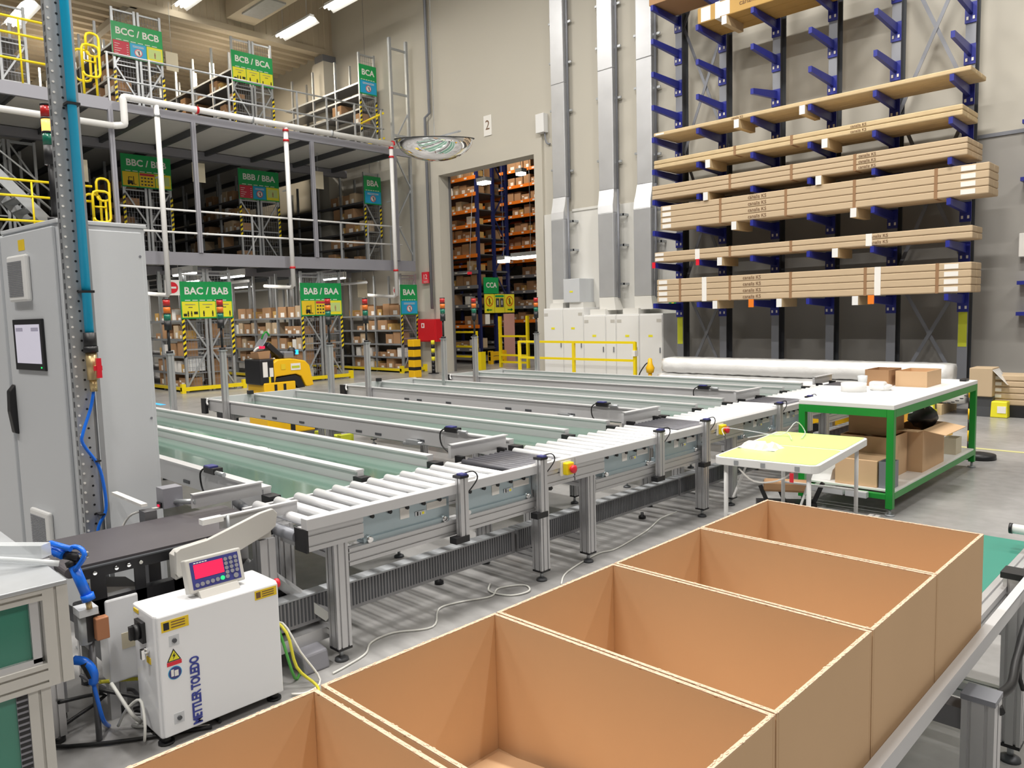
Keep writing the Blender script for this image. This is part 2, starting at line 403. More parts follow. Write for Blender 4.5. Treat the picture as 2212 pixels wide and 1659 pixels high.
# fire cabinet, number sign, exit sign, bollards, bumper column
t = thing('fire_cabinet', 'red fire hose cabinet on the wall left of the doorway', 'fire cabinet', (-17.9, YW-.2, .9))
B(-18.3, -17.45, YW-.33, YW-.052, .92, 1.60, RED).build('body', t, bev=.01)
d = B(-18.27, -17.48, YW-.345, YW-.33, .95, 1.57, RED).build('door', t, bev=.006)
B(-18.1, -17.96, YW-.35, YW-.345, 1.34, 1.48, PAPER).build('pictogram', d); B(-18.06, -18.0, YW-.353, YW-.35, 1.37, 1.45, RED).build('pictogram_mark', d)
t = thing('number_sign', 'red square sign with number 12 above the fire cabinet', 'sign', (-18.13, YW-.09, 2.85))
B(-18.30, -17.98, YW-.1, YW-.001, 2.68, 3.02, REDP).build('plate', t); text('12', .2, (-18.14, YW-.103, 2.87), (1,0,0), (0,0,1), PAPER, t, 'numeral'); text('hydrant', .045, (-18.14, YW-.103, 2.73), (1,0,0), (0,0,1), PAPER, t, 'caption')
m = MB()
for k in range(8): m.cyl((-17.35, 14.4, .02+k*.12), (-17.35, 14.4, .02+(k+1)*.12), .055, BLACKM if k not in (3, 5, 7) else YEL_S, 14)
m.lathe([(.0, .0), (.16, .0), (.16, .02), (0, .02)], (-17.35, 14.4, 0), BLACKM)
tag(m.build('bollard'), 'thin black bollard with yellow bands beside the fire cabinet', 'bollard')
m = MB()
zz = 0
for k in range(7):
    hh = .20 if k % 2 == 0 else .085
    m.box(-16.94, -16.68, 13.15, 13.41, zz, zz+hh, YEL_O if k % 2 == 0 else BLACKM); zz += hh
tag(m.build('bumper_column', bev=.015), 'square yellow and black bumper column in front of fire cabinet', 'bumper column')
t = thing('exit_sign', 'small green sign on wall beside the leftmost blue rack column', 'sign', (-9.3, YW-.1, 1.75))
B(-9.55, -9.2, YW-.10, YW-.061, 1.74, 1.98, SGREEN).build('plate', t)
MB().box(-9.48, -9.42, YW-.103, YW-.1, 1.80, 1.92, YEL_S).box(-9.36, -9.27, YW-.103, YW-.1, 1.82, 1.90, YEL_S).build('symbol', t)
# dome mirror
t = thing('dome_mirror', 'round convex safety mirror hanging in front of doorway wall', 'mirror', (-7.77, 6.6, 3.98))
R = .5
TILT = Matrix.Rotation(radians(9), 3, Vector((.65, .76, 0))).to_euler()
MB().lathe([(R*cos(a*pi/40)*1.0, -R*.56*sin(a*pi/40)) for a in range(0, 20)] + [(0.001, -R*.56)], (-7.77, 6.6, 3.98), CHROME, 40).build('dome', t).rotation_euler = TILT
MB().lathe([(R-.004, -.006), (R+.022, -.002), (R+.022, .004), (R-.02, .01), (R-.02, 0)], (-7.77, 6.6, 3.98), BLACK, 40).build('rim', t).rotation_euler = TILT
MB().cyl((-7.77, 6.6, 4.0), (-7.77, 6.6, 13.6), .004, GALV, 6).box(-8.27, -7.27, 6.585, 6.615, 3.985, 4.0, GALV).build('suspension_wire', t)

# luminaires of the high bay and low bay
def luminaire(x, y, z, L, label, along='x', m=LAMP, group='high bay luminaires'):
    t = thing('luminaire', label, 'ceiling light', (x, y, z), group=group)
    def bx(a0, a1, b0, b1, z0, z1, mm): return B(a0, a1, b0, b1, z0, z1, mm) if along == 'x' else B(b0, b1, a0, a1, z0, z1, mm)
    cx, cy = (x, y) if along == 'x' else (y, x)
    MB.build(bx(cx-L/2, cx+L/2, cy-.07, cy+.07, z, z+.07, WHITE), 'housing', t)
    p = MB()
    for s in (-1, 1):
        a = [(cy+s*.05, z+.03), (cy+s*.24, z-.12), (cy+s*.245, z-.115), (cy+s*.055, z+.035)]
        if along == 'x': p.add([(cx+q, u, w) for q in (-L/2, L/2) for u, w in a], [(0,1,2,3),(4,5,6,7),(0,1,5,4),(1,2,6,5),(2,3,7,6),(3,0,4,7)], WHITE)
        else: p.add([(u, cx+q, w) for q in (-L/2, L/2) for u, w in a], [(0,1,2,3),(4,5,6,7),(0,1,5,4),(1,2,6,5),(2,3,7,6),(3,0,4,7)], WHITE)
    p.build('reflector', t)
    for s in (-1, 1):
        q = MB()
        if along == 'x': q.cyl((x-L/2+.03, y+s*.07, z-.05), (x+L/2-.03, y+s*.07, z-.05), .035, m, 10)
        else: q.cyl((x+s*.07, y-L/2+.03, z-.05), (x+s*.07, y+L/2-.03, z-.05), .035, m, 10)
        q.build('tube', t)
    return t
for (x, y, z, L, l) in ((-21.35, 12.75, 10.55, 2.0, 'bright ceiling light hanging beside the brown air duct near the wall'),
                        (-18.75, 12.95, 10.75, 2.3, 'ceiling light cut by the top edge near the wall'),
                        (-21.6, 9.75, 10.75, 1.9, 'ceiling light cut by the top edge above the BCB / BCA sign'),
                        (-24.9, 6.35, 10.35, 2.2, 'bright ceiling light in the top corner above the yellow railings')):
    lt = luminaire(x, y, z, L, l, 'x')
    MB().cyl((x-L*.35, y, z+.07), (x-L*.35, y, 13.6 if x > XG else 10.7), .008, GALV, 6).cyl((x+L*.35, y, z+.07), (x+L*.35, y, 13.6 if x > XG else 10.7), .008, GALV, 6).build('hanger', lt)
t = thing('air_duct', 'brown boxed air duct under the roof beside the ceiling light', 'duct', (-21.2, 11.6, 10.8))
B(-22.6, -19.6, 11.2, 12.1, 10.75, 11.3, CEILM).build('casing', t); MB().cyl((-22.0, 11.65, 11.3), (-22.0, 11.65, 13.6), .012, GALV, 6).cyl((-20.2, 11.65, 11.3), (-20.2, 11.65, 13.6), .012, GALV, 6).build('hanger', t); B(-21.9, -20.4, 11.35, 11.95, 10.70, 10.75, GALV).build('grille', t)
# ------------------------------------------------------------------ mezzanine
XM = -18.2
def deck(name, z0, z1, zs, label, fm, xin):
    t = thing(name, label, 'mezzanine', (XM, 8, z0))
    B(XM-.09, XM, -3, 14.55, z0, z1, fm).build('fascia_beam', t)
    B(-44, XM-.09, -3, 14.36, zs, zs+.06, MESHM).build('deck_sheet', t)
    y = -2.6
    while y < 14.6:
        MB().box(-44, XM-.09, y, y+.07, zs-.14, zs, DGREY).box(-44, XM-.09, y+.2, y+.25, zs-.05, zs, DGREY).build('joist', t); y += 1.38
    B(xin-.1, xin+.1, -3, 14.55, zs-.24, zs-.02, GREYP).build('inner_beam', t)
    return t
deck('mezzanine_deck', 3.04, 3.34, 3.26, 'lower grey mezzanine platform above the lit shelf aisles', GREYP, -21.7)
d2 = deck('mezzanine_deck', 6.38, 6.57, 6.5, 'upper grey mezzanine platform carrying the top shelves', GREYP, -21.7)
B(XM-.093, XM+.004, 3.0, 6.2, 6.36, 6.62, GREYP).build('end_plate', d2)
GP = 'thin grey posts along the mezzanine front'
for y, l in ((6.22, 'thin grey mezzanine post left of the first white drain pipe'), (8.04, 'thin grey mezzanine post between first and middle white drain pipes'),
             (11.2, 'thin grey mezzanine post just after the middle white drain pipe'), (13.92, 'thin grey mezzanine post next to the last white drain pipe')):
    m = MB(); m.prof('z', 3.34, 6.38, XM-.05, XM+.03, y-.05, y+.05, GREYP)
    tag(m.build('support_post'), l, 'post', GP)
# white pipes
PX = XM+.3
t = thing('drain_pipe', 'white horizontal pipe running along the edge of upper mezzanine', 'pipe', (PX, 6.4, 6.62))
MB().tube([(PX, 6.42, 6.62), (PX, 9, 6.60), (PX, 13.75, 6.58)], .075, WHITE, 12, 1).build('main_run', t)
MB().tube([(PX, 6.55, 6.62), (PX, 6.41, 6.60), (PX, 6.40, 6.48), (PX, 6.40, 6.10), (PX-.02, 6.38, 6.02), (PX-.1, 6.2, 5.99)], .075, WHITE, 12, 3).build('elbow', t)
MB().tube([(PX-.1, 6.2, 5.99), (PX-.1, -2, 6.03)], .07, WHITE, 12, 1).build('lower_run', t)
for y in (8.0, 9.35, 11.6, 13.62): MB().cyl((PX, y, 6.6), (PX, y+.05, 6.6), .088, RED if y in (8.0, 13.62) else GALV, 12).build('clamp', t)
for y, z0, l in ((7.1, 2.35, 'white vertical drain pipe next to the BAC / BAB sign'), (10.28, 2.55, 'white vertical drain pipe next to the BAB / BAA sign'), (13.58, 2.3, 'white vertical drain pipe nearest the back wall')):
    t = thing('drain_pipe', l, 'pipe', (PX, y, 3), group='white vertical drain pipes')
    MB().cyl((PX, y, z0), (PX, y, 6.55), .058, WHITE, 12).build('pipe', t)
    for z in ((6.45, 6.2, 3.0) if y > 8 else (6.3,)): MB().cyl((PX, y, z), (PX, y, z+.05), .075, RED if y > 8 else GALV, 12).build('coupling', t)
    MB().bar((PX, y, 5.0), (XM, y, 5.0), .03, .03, GALV).build('bracket', t)
    MB().tube([(PX, y, z0+.05), (PX-.2, y+.05, z0-.02), (-19.6, y+.1, z0+.08)], .05, WHITE, 10, 1).build('branch', t)
# railings
t = thing('guard_rail', 'grey tube railing along the upper mezzanine edge', 'railing', (XM, 10, 6.57))
for y in (6.24, 7.13, 8.08, 8.98, 9.89, 10.84, 11.73, 12.62, 13.52): B(XM-.05, XM-.01, y-.02, y+.02, 6.571, 7.62, GALV).build('post', t)
for z in (7.6, 7.06): MB().cyl((XM-.03, 6.2, z), (XM-.03, 13.6, z), .022, GALV, 8).build('rail', t)
t = thing('guard_rail', 'white tube railing along the lower mezzanine edge', 'railing', (XM, 10, 3.34))
for y in (9.4, 12.0, 12.9, 13.7): B(XM-.05, XM-.01, y-.02, y+.02, 3.341, 4.34, GALV).build('post', t)
for z in (4.32, 3.8): MB().cyl((XM-.03, 6.25, z), (XM-.03, 14.1, z), .024, WHITE, 8).build('rail', t)
def yellow_rail(label, zb, y0, y1):
    t = thing('guard_rail', label, 'railing', (XM, 5, zb), group='yellow mezzanine railings')
    for dz in (1.34, 1.02, .52): MB().cyl((XM-.04, y0, zb+dz), (XM-.04, y1, zb+dz), .026, YEL, 8).build('rail', t)
    for y in (2.2, 3.6, 4.6): MB().cyl((XM-.04, y, zb+.001), (XM-.04, y, zb+1.34), .02, YEL, 8).build('post', t)
yellow_rail('yellow railing on the lower mezzanine behind switch cabinet', 3.34, 1.5, 5.75)
yellow_rail('yellow railing on the upper mezzanine in the top corner', 6.57, 1.5, 5.6)
def gate(label, zb, yo=0.0):
    t = thing('safety_gate', label, 'gate', (XM, 5.9, zb), group='yellow safety gates on the mezzanine')
    def loop(y0, y1, z0, z1, x, nm):
        r = .09
        MB().tube([(x,y0,z0+r),(x,y0,z1-r),(x,y0+r*.3,z1-r*.3),(x,y0+r,z1),(x,y1-r,z1),(x,y1-r*.3,z1-r*.3),(x,y1,z1-r),(x,y1,z0+r),(x,y1-r*.3,z0+r*.3),(x,y1-r,z0),(x,y0+r,z0),(x,y0+r*.3,z0+r*.3),(x,y0,z0+r)], .028, YEL, 8, 1).build(nm, t)
    loop(5.72+yo, 6.06+yo, zb+.42, zb+1.08, XM+.05, 'gate_frame'); loop(5.66+yo, 5.98+yo, zb+.40, zb+1.05, XM-.28, 'gate_frame'); loop(5.86+yo, 6.12+yo, zb+.9, zb+1.38, XM-.1, 'gate_loop')
    for y in (5.74+yo, 6.0+yo): MB().cyl((XM-.03, y, 3.341 if zb < 5 else zb+.001), (XM-.03, y, zb+.9), .026, YEL, 8).build('gate_post', t)
    MB().cyl((XM, 5.74+yo, zb+.75), (XM, 6.0+yo, zb+.75), .02, YEL, 8).build('gate_bar', t)
gate('yellow safety gate on the lower mezzanine above the switch cabinet', 3.5)
gate('yellow safety gate on the upper mezzanine under BCC / BCB sign', 6.57)
# stair and columns at the far left
t = thing('staircase', 'grey steel staircase climbing to the upper mezzanine', 'staircase', (-19.6, 4, 3.34))
for x in (-19.3, -20.4): MB().bar((x, 3.2, 6.10), (x, 5.6, 3.46), .06, .22, GALV).build('stringer', t)
for k in range(14):
    f = (k+.5)/14; B(-20.4, -19.3, 3.2+2.4*f-.12, 3.2+2.4*f+.12, 6.12-2.74*f-.02, 6.12-2.74*f+.02, GALV).build('tread', t)
for x in (-19.27, -20.43): MB().cyl((x, 3.4, 6.2), (x, 5.6, 4.35), .022, GALV, 8).cyl((x, 3.2, 6.18), (x, 5.6, 3.9), .02, GALV, 8).build('handrail', t)
t = thing('steel_column', 'slim grey column with red warning signs behind the yellow railing', 'column', (-19.2, 5.3, 3.34))
MB().box(-19.24, -19.16, 5.26, 5.34, 3.34, 6.5, GALV).build('shaft', t)
for z, s in ((5.35, .16), (4.55, .1)): B(-19.15, -19.13, 5.3-s, 5.3+s, z-s, z+s, REDP if s < .12 else LAMP_A).build('warning_plate', t)
B(-19.135, -19.12, 5.22, 5.38, 5.27, 5.43, RED).build('warning_plate', t)
for k in range(8): B(-19.155, -19.14, 5.26, 5.34, 3.5+k*.1, 3.6+k*.1, YEL if k % 2 else BLACK).build('stripe_band', t)
tag(B(-18.26, -18.22, 5.0, 5.45, 4.25, 4.68, CREAM).build('notice_board'), 'blank pale notice board on the lower yellow railing', 'notice board')
for y, z, l, xx in ((5.95, 5.25, 'pale blank board under the upper mezzanine left of BBC sign', -19.6), (9.0, 5.62, 'pale blank board hanging under mezzanine between BBC and BBB signs', -20.2), (12.35, 5.72, 'pale blank board hanging under mezzanine between BBB and BBA signs', -19.8), (13.3, 2.55, 'pale blank board hanging over the aisle by the BAA sign', -19.2), (9.2, 8.9, 'pale blank board hung beside the BCC / BCB sign', -21.9)):
    t = thing('notice_board', l, 'notice board', (xx, y, z), group='blank boards hung over aisles')
    B(xx-.02, xx, y-.17, y+.17, z-.25, z+.25, CREAM).build('board', t)
    zt = 6.5 if z < 6 and z > 3 else (3.1 if z < 3 else 10.5)
    MB().cyl((xx-.01, y, z+.25), (xx-.01, y, zt), .006, GALV, 6).build('hanger', t)

# ------------------------------------------------------------------ signs
def figure(m, x, y, z, h, mm):
    m.cyl((x-.004, y, z+h*.88), (x, y, z+h*.88), h*.11, mm, 10).box(x-.004, x, y-h*.13, y+h*.13, z+h*.42, z+h*.76, mm)
    m.box(x-.004, x, y-h*.11, y-h*.02, z, z+h*.44, mm).box(x-.004, x, y+h*.02, y+h*.11, z, z+h*.44, mm)
def pictogram(t, kind, y0, y1, z0, z1, X):
    cm = {'people': YEL_S, 'pair': YEL_S, 'cart': YEL_S, 'fork': YEL_L, 'red': SRED, 'blue': SBLUE, 'chart': YEL_L, 'plan': YEL_S, 'no_run': YEL_S, 'no_walk': YEL_S, 'doors': YEL_S}[kind]
    p = B(X, X+.006, y0, y1, z0, z1, cm).build('pictogram_panel', t)
    w, h = y1-y0, z1-z0; yc = (y0+y1)/2; x = X+.012
    m = MB()
    if kind in ('people', 'pair', 'cart'):
        if kind == 'people': figure(m, x, y0+w*.55, z0+h*.06, h*.34, BLACK); figure(m, x, y0+w*.35, z0+h*.06, h*.34, BLACK); m.box(x-.004, x, y0+w*.07, y0+w*.27, z0+h*.08, z0+h*.24, BLACK).box(x-.004, x, y0+w*.70, y0+w*.93, z0+h*.2, z0+h*.36, BLACK)
        elif kind == 'pair': figure(m, x, y0+w*.25, z0+h*.06, h*.36, BLACK); figure(m, x, y0+w*.8, z0+h*.06, h*.36, BLACK)
        else: figure(m, x, y0+w*.85, z0+h*.06, h*.34, BLACK); figure(m, x, y0+w*.2, z0+h*.06, h*.3, BLACK)
        m.box(x-.004, x, yc-w*.12, yc+w*.12, z0+h*.62, z0+h*.66, DGREY).box(x-.004, x, yc-w*.3, yc+w*.3, z0+h*.8, z0+h*.83, MGREY)
    elif kind == 'fork':
        m.box(x-.004, x, yc-w*.2, yc+w*.12, z0+h*.15, z0+h*.38, BLACK).box(x-.004, x, yc+w*.16, yc+w*.2, z0+h*.1, z0+h*.7, BLACK).box(x-.004, x, yc+w*.2, yc+w*.34, z0+h*.1, z0+h*.14, BLACK)
        m.box(x-.004, x, yc-w*.15, yc-w*.11, z0+h*.38, z0+h*.62, BLACK).box(x-.004, x, yc-w*.15, yc+w*.1, z0+h*.6, z0+h*.64, BLACK)
        for q in (-.14, .08): m.cyl((x-.004, yc+w*q, z0+h*.14), (x, yc+w*q, z0+h*.14), h*.07, BLACK, 12)
    elif kind == 'red':
        for k in range(5): m.box(x-.004, x, y0+w*.08, y0+w*(.3+.1*(k % 3)), z0+h*(.12+.16*k), z0+h*(.15+.16*k), PAPER).box(x-.004, x, y0+w*.82, y0+w*.92, z0+h*(.12+.16*k), z0+h*(.15+.16*k), PAPER)
    elif kind == 'blue':
        m.cyl((x-.008, yc, z0+h*.4), (x-.004, yc, z0+h*.4), h*.27, REDP, 24).cyl((x-.004, yc, z0+h*.4), (x-.002, yc, z0+h*.4), h*.22, PAPER, 24)
        figure(m, x+.002, yc+w*.03, z0+h*.24, h*.33, DGREY); m.bar((x+.004, yc-h*.13, z0+h*.55), (x+.004, yc+h*.13, z0+h*.25), .004, h*.04, DGREY, (1,0,0))
        for k in (.82, .74): m.box(x-.004, x, y0+w*.15, y1-w*.15, z0+h*k, z0+h*(k+.03), PAPER)
    elif kind == 'chart':
        m.box(x-.006, x-.003, y0+w*.04, y1-w*.04, z1-h*.2, z1-h*.04, SRED)
        for i in range(4):
            for k in range(3): m.box(x-.004, x, y0+w*(.1+.21*i), y0+w*(.22+.21*i), z0+h*(.1+.24*k), z0+h*(.2+.24*k), BLACK if (i+k) % 2 else DGREY)
    elif kind == 'plan':
        m.box(x-.006, x-.003, y0+w*.1, y1-w*.1, z0+h*.2, z1-h*.15, LIME); figure(m, x, yc, z0+h*.25, h*.4, CARD_D)
    elif kind in ('no_run', 'no_walk'):
        ring = [(h*.3*cos(2*pi*k/24), h*.3*sin(2*pi*k/24)) for k in range(24)]
        m.cyl((x-.008, yc, z0+h*.62), (x-.004, yc, z0+h*.62), h*.28, LAMP_A, 24).cyl((x-.004, yc, z0+h*.62), (x-.002, yc, z0+h*.62), h*.22, YEL_S, 24)
        figure(m, x+.002, yc, z0+h*.45, h*.34, BLACK); m.bar((x+.004, yc-h*.17, z0+h*.8), (x+.004, yc+h*.17, z0+h*.44), .004, h*.05, LAMP_A, (1,0,0))
        s = 1 if kind == 'no_walk' else -1
        m.box(x-.004, x, yc-w*.22, yc+w*.22, z0+h*.13, z0+h*.19, GREEN); m.add([(x, yc+s*w*.34, z0+h*.16), (x, yc+s*w*.14, z0+h*.08), (x, yc+s*w*.14, z0+h*.24), (x-.004, yc+s*w*.34, z0+h*.16), (x-.004, yc+s*w*.14, z0+h*.08), (x-.004, yc+s*w*.14, z0+h*.24)], [(0,1,2),(5,4,3),(0,2,5,3),(0,3,4,1),(1,4,5,2)], GREEN)
    elif kind == 'doors':
        m.box(x-.006, x-.003, y0+w*.06, y1-w*.06, z1-h*.16, z1-h*.05, SGREEN)
        for s in (.1, .54): m.box(x-.004, x, y0+w*s, y0+w*(s+.36), z0+h*.3, z0+h*.78, DGREY).box(x-.002, x+.002, y0+w*(s+.12), y0+w*(s+.24), z0+h*.42, z0+h*.66, BEIGE)
    m.build('symbol', p)
def aisle_sign(txt, label, X, y0, y1, z0, z1, kinds, size=.24, hang=None):
    t = thing('aisle_sign', label, 'sign', (X, (y0+y1)/2, z0), group='green aisle signs')
    B(X-.015, X, y0, y1, z0, z1, SGREEN).build('panel', t)
    h = z1-z0; w = y1-y0
    text(txt, size, (X+.003, (y0+y1)/2, z1-h*.26), (0,1,0), (0,0,1), PAPER, t, bold=.006)
    m = MB()
    for k in range(6): m.box(X, X+.003, y0+w*(.08+.14*k), y0+w*(.18+.14*k), z0+h*.485, z0+h*.505, PAPER)
    m.build('caption_marks', t)
    n = len(kinds); g = .02
    for k, kd in enumerate(kinds):
        a = y0+g+(w-g)/n*k; pictogram(t, kd, a, a+(w-g)/n-g, z0+.03, z0+h*.46, X+.001)
    return t
SX = -18.44
aisle_sign('BAC / BAB', 'green BAC / BAB aisle sign with three yellow panels', SX, 7.58, 8.86, 1.78, 2.67, ['people', 'pair', 'cart'])
aisle_sign('BAB / BAA', 'green BAB / BAA aisle sign with yellow forklift panel', SX, 10.78, 12.06, 1.78, 2.67, ['fork', 'chart', 'plan'])
aisle_sign('BAA', 'green BAA sign with blue no walking panel near fire cabinet', SX, 14.12, 14.76, 1.75, 2.65, ['blue'], .24)
UX = -21.74; TX = -20.06
aisle_sign('BCC / BCB', 'green BCC / BCB sign on the top mezzanine level', UX, 7.60, 8.90, 8.70, 9.58, ['red', 'blue', 'plan'])
aisle_sign('BCB / BCA', 'green BCB / BCA sign on the top mezzanine level', UX, 10.86, 12.16, 8.68, 9.56, ['people', 'pair', 'cart'])
aisle_sign('BCA', 'green BCA sign with blue panel on top mezzanine level', TX, 14.12, 14.76, 8.56, 9.44, ['blue'])
aisle_sign('BBC / BBB', 'green BBC / BBB sign in the dark middle level', UX, 7.60, 8.90, 5.34, 6.20, ['fork', 'chart', 'plan'])
aisle_sign('BBB / BBA', 'green BBB / BBA sign in the dark middle level', UX, 10.86, 12.16, 5.30, 6.18, ['red', 'blue', 'plan'])
aisle_sign('BBA', 'green BBA sign with blue panel in the dark middle level', TX, 14.12, 14.76, 5.22, 6.08, ['blue'])
for y0, z0, s, l in ((7.24, 2.34, .33, 'square white no entry sign beside the BAC / BAB sign'), (13.86, 2.36, .2, 'small no entry sign beside the BAA sign')):
    t = thing('no_entry_sign', l, 'sign', (SX, y0, z0), group='no entry signs')
    B(SX-.012, SX, y0, y0+s, z0, z0+s*1.1, PAPER).build('plate', t)
    c = (y0+s/2, z0+s*.55); MB().cyl((SX, *c), (SX+.005, *c), s*.40, REDP, 24).box(SX+.004, SX+.008, c[0]-s*.27, c[0]+s*.27, c[1]-s*.07, c[1]+s*.07, PAPER).build('disc', t)

# ------------------------------------------------------------------ shelf racks
def rack(label, X0, X1, y0, y1, zf, zt, shelves, double, stripes=True, mesh=True, base=True, group='shelf racks', dark=False):
    t = thing('shelf_rack', label, 'shelf rack', (X0, (y0+y1)/2, zf), group=group)
    ys = [y0, y1] if not double else [y0, (y0+y1)/2-.08, (y0+y1)/2+.02, y1-.06]
    if not double: ys = [y0, y1-.06]
    n = 0; x = X0
    while x > X1:
        for yy in ys:
            B(x-.06, x, yy, yy+.06, zf, zt, GALV).build('upright', t)
        x -= 1.32
    sm = SHELF_D if dark else SHELF  # unlit level gets a darker shelf steel, its shade put into the colour
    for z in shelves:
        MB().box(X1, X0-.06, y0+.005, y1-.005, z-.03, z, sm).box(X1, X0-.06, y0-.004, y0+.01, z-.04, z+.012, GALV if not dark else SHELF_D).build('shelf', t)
    bays = [(y0+.05, y1-.05)] if not double else [(y0+.05, (y0+y1)/2-.05), ((y0+y1)/2+.05, y1-.05)]
    for i, (a, b) in enumerate(bays):
        z = zf+.15; k = 0
        while z < zt-.9:
            p, q = ((X0-.03, a, z), (X0-.03, b, z+.85)) if (k+i) % 2 == 0 else ((X0-.03, b, z), (X0-.03, a, z+.85))
            MB().bar(p, q, .03, .04, GALV).bar((X0-.03, a, z+.88), (X0-.03, b, z+.88), .03, .03, GALV).build('brace', t); z += .9; k += 1
        MB().bar((X0-.03, a, zt-.06), (X0-.03, b, zt-.06), .03, .04, GALV).build('brace', t)
    if mesh:
        m = MB(); yy = y0+.06
        while yy < y1-.05: m.bar((X0-.07, yy, zf+.1), (X0-.07, yy, zt-.05), .006, .006, MGREY); yy += .075
        z = zf+.15
        while z < zt-.05: m.bar((X0-.072, y0+.05, z), (X0-.072, y1-.05, z), .006, .006, MGREY); z += .15
        m.build('wire_mesh', t)
    if stripes:
        za, zb = zf+.82, zf+1.76
        for yy in (y0-.015, y1-.05):
            m = MB(); k = 0; z = za
            while z < zb:
                m.add([(X0+.004,yy,z),(X0+.004,yy+.07,z+.05),(X0+.004,yy+.07,z+.115),(X0+.004,yy,z+.065),(X0,yy,z),(X0,yy+.07,z+.05),(X0,yy+.07,z+.115),(X0,yy,z+.065)], [(0,1,2,3),(7,6,5,4),(0,4,5,1),(1,5,6,2),(2,6,7,3),(3,7,4,0)], YEL if k % 2 else BLACK); z += .065; k += 1
            m.build('warning_stripe', t)
    if base:
        g = B(X0+.06, X0+.14, y0-.18, y1+.16, .05, .14, YEL).build('base_guard', t)
        for yy in (y0-.18, y1+.1): B(X0+.05, X0+.15, yy, yy+.1, 0, .22, YEL).build('guard_foot', g)
        MB().box(X1, X0, y0-.05, y0-.01, .05, .12, YEL).build('base_beam', t)
    return t
S0 = [.12, .47, .87, 1.29, 1.74]
rack('ground floor shelf rack behind the BAC / BAB sign', -18.46, -26, 7.60, 8.86, 0, 2.98, S0, True)
rack('ground floor shelf rack behind the BAB / BAA sign', -18.46, -27, 10.80, 12.06, 0, 2.98, S0, True)
rack('ground floor shelf rack behind the BAA sign', -18.46, -27, 14.14, 14.76, 0, 2.98, S0, False)
S2 = [7.0, 7.42, 7.85, 8.24, 8.63, 9.05]
rack('top level shelf rack behind the BCC / BCB sign', -21.78, -31, 7.62, 8.90, 6.57, 9.95, S2, True, base=False)
rack('top level shelf rack behind the BCB / BCA sign', -21.78, -31, 10.88, 12.16, 6.57, 9.95, S2, True, base=False)
rack('top level shelf rack behind the BCA sign', -20.10, -24.6, 14.14, 14.76, 6.57, 9.8, [6.9, 7.3, 7.7, 8.12, 8.54, 8.9], False, base=False)
rack('top level shelf rack behind the yellow safety gate', -21.78, -31, 4.4, 5.65, 6.57, 9.4, S2[:5], True, stripes=False, base=False)
S1 = [3.5, 3.95, 4.4, 4.85, 5.3]
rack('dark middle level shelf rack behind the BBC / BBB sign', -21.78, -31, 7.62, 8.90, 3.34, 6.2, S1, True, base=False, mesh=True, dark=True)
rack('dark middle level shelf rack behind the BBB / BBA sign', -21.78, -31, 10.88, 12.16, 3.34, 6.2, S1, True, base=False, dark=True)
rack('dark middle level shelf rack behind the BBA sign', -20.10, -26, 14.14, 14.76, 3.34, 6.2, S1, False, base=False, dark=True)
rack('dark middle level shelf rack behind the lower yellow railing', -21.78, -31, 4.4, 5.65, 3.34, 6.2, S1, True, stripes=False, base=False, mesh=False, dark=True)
t = thing('upright_frame', 'tall ladder shaped steel frame at the mezzanine end by the wall', 'steel frame', (-18.4, 14.35, 3.34))
for y in (14.04, 14.64): B(-18.44, -18.36, y-.04, y+.04, 3.34, 9.75, GALV).build('upright', t)
for z in (9.45, 8.2, 7.0): MB().bar((-18.4, 14.04, z), (-18.4, 14.64, z), .04, .06, GALV).build('rung', t)
for k, z in enumerate((3.5, 4.5, 5.5, 6.7)): MB().bar((-18.4, 14.04 if k % 2 else 14.64, z), (-18.4, 14.64 if k % 2 else 14.04, z+1.0), .03, .04, GALV).build('brace', t)
for z in (7.55, 6.85): tag(MB().cyl((-18.36, 13.7, z), (-19.9, 14.0, z+.05), .03, YEL, 8).build('barrier_bar'), 'upper yellow barrier bar beside tall ladder frame' if z > 7 else 'lower yellow barrier bar beside tall ladder frame', 'barrier')

# ------------------------------------------------------------------ cartons on the shelves
BOXM = []
def boxmesh(w, d, h, m, lab):
    """local carton, front face on -y, base at z=0"""
    b = B(-w/2, w/2, 0, d, 0, h, m)
    b.box(-w/2-.001, w/2+.001, d*.48, d*.52, h, h+.002, CARD_S)
    if lab: b.box(-w*.12, w*.30, -.003, 0, h*.08, h*.48, PAPER)
    if lab == 2: b.box(-w*.42, -w*.2, -.003, 0, h*.5, h*.7, PAPER)
    o = b.build('carton'); me = o.data; bpy.data.objects.remove(o); return me
KINDS = [(.36,.38,.30,CARD_D,1), (.27,.36,.33,CARD_P,1), (.42,.40,.22,CARD_D,2), (.22,.34,.20,CARD_G,1), (.34,.36,.36,CARD_D,0), (.20,.30,.28,PAPER,1), (.30,.36,.14,CARD_D,1), (.48,.42,.31,CARD_D,1)]
BOXM = [boxmesh(*k) for k in KINDS]
SZ = ['medium tan carton', 'tall pale carton', 'wide tan carton', 'small golden carton', 'tall tan carton', 'slim white carton', 'flat tan carton', 'large tan carton']
def put(k, x, y, z, rz, label, group):
    o = bpy.data.objects.new('carton', BOXM[k]); COL.objects.link(o); o.location = (x, y, z); o.rotation_euler = (0, 0, rz)
    return tag(o, label, 'carton', group)
rng = random.Random(11)
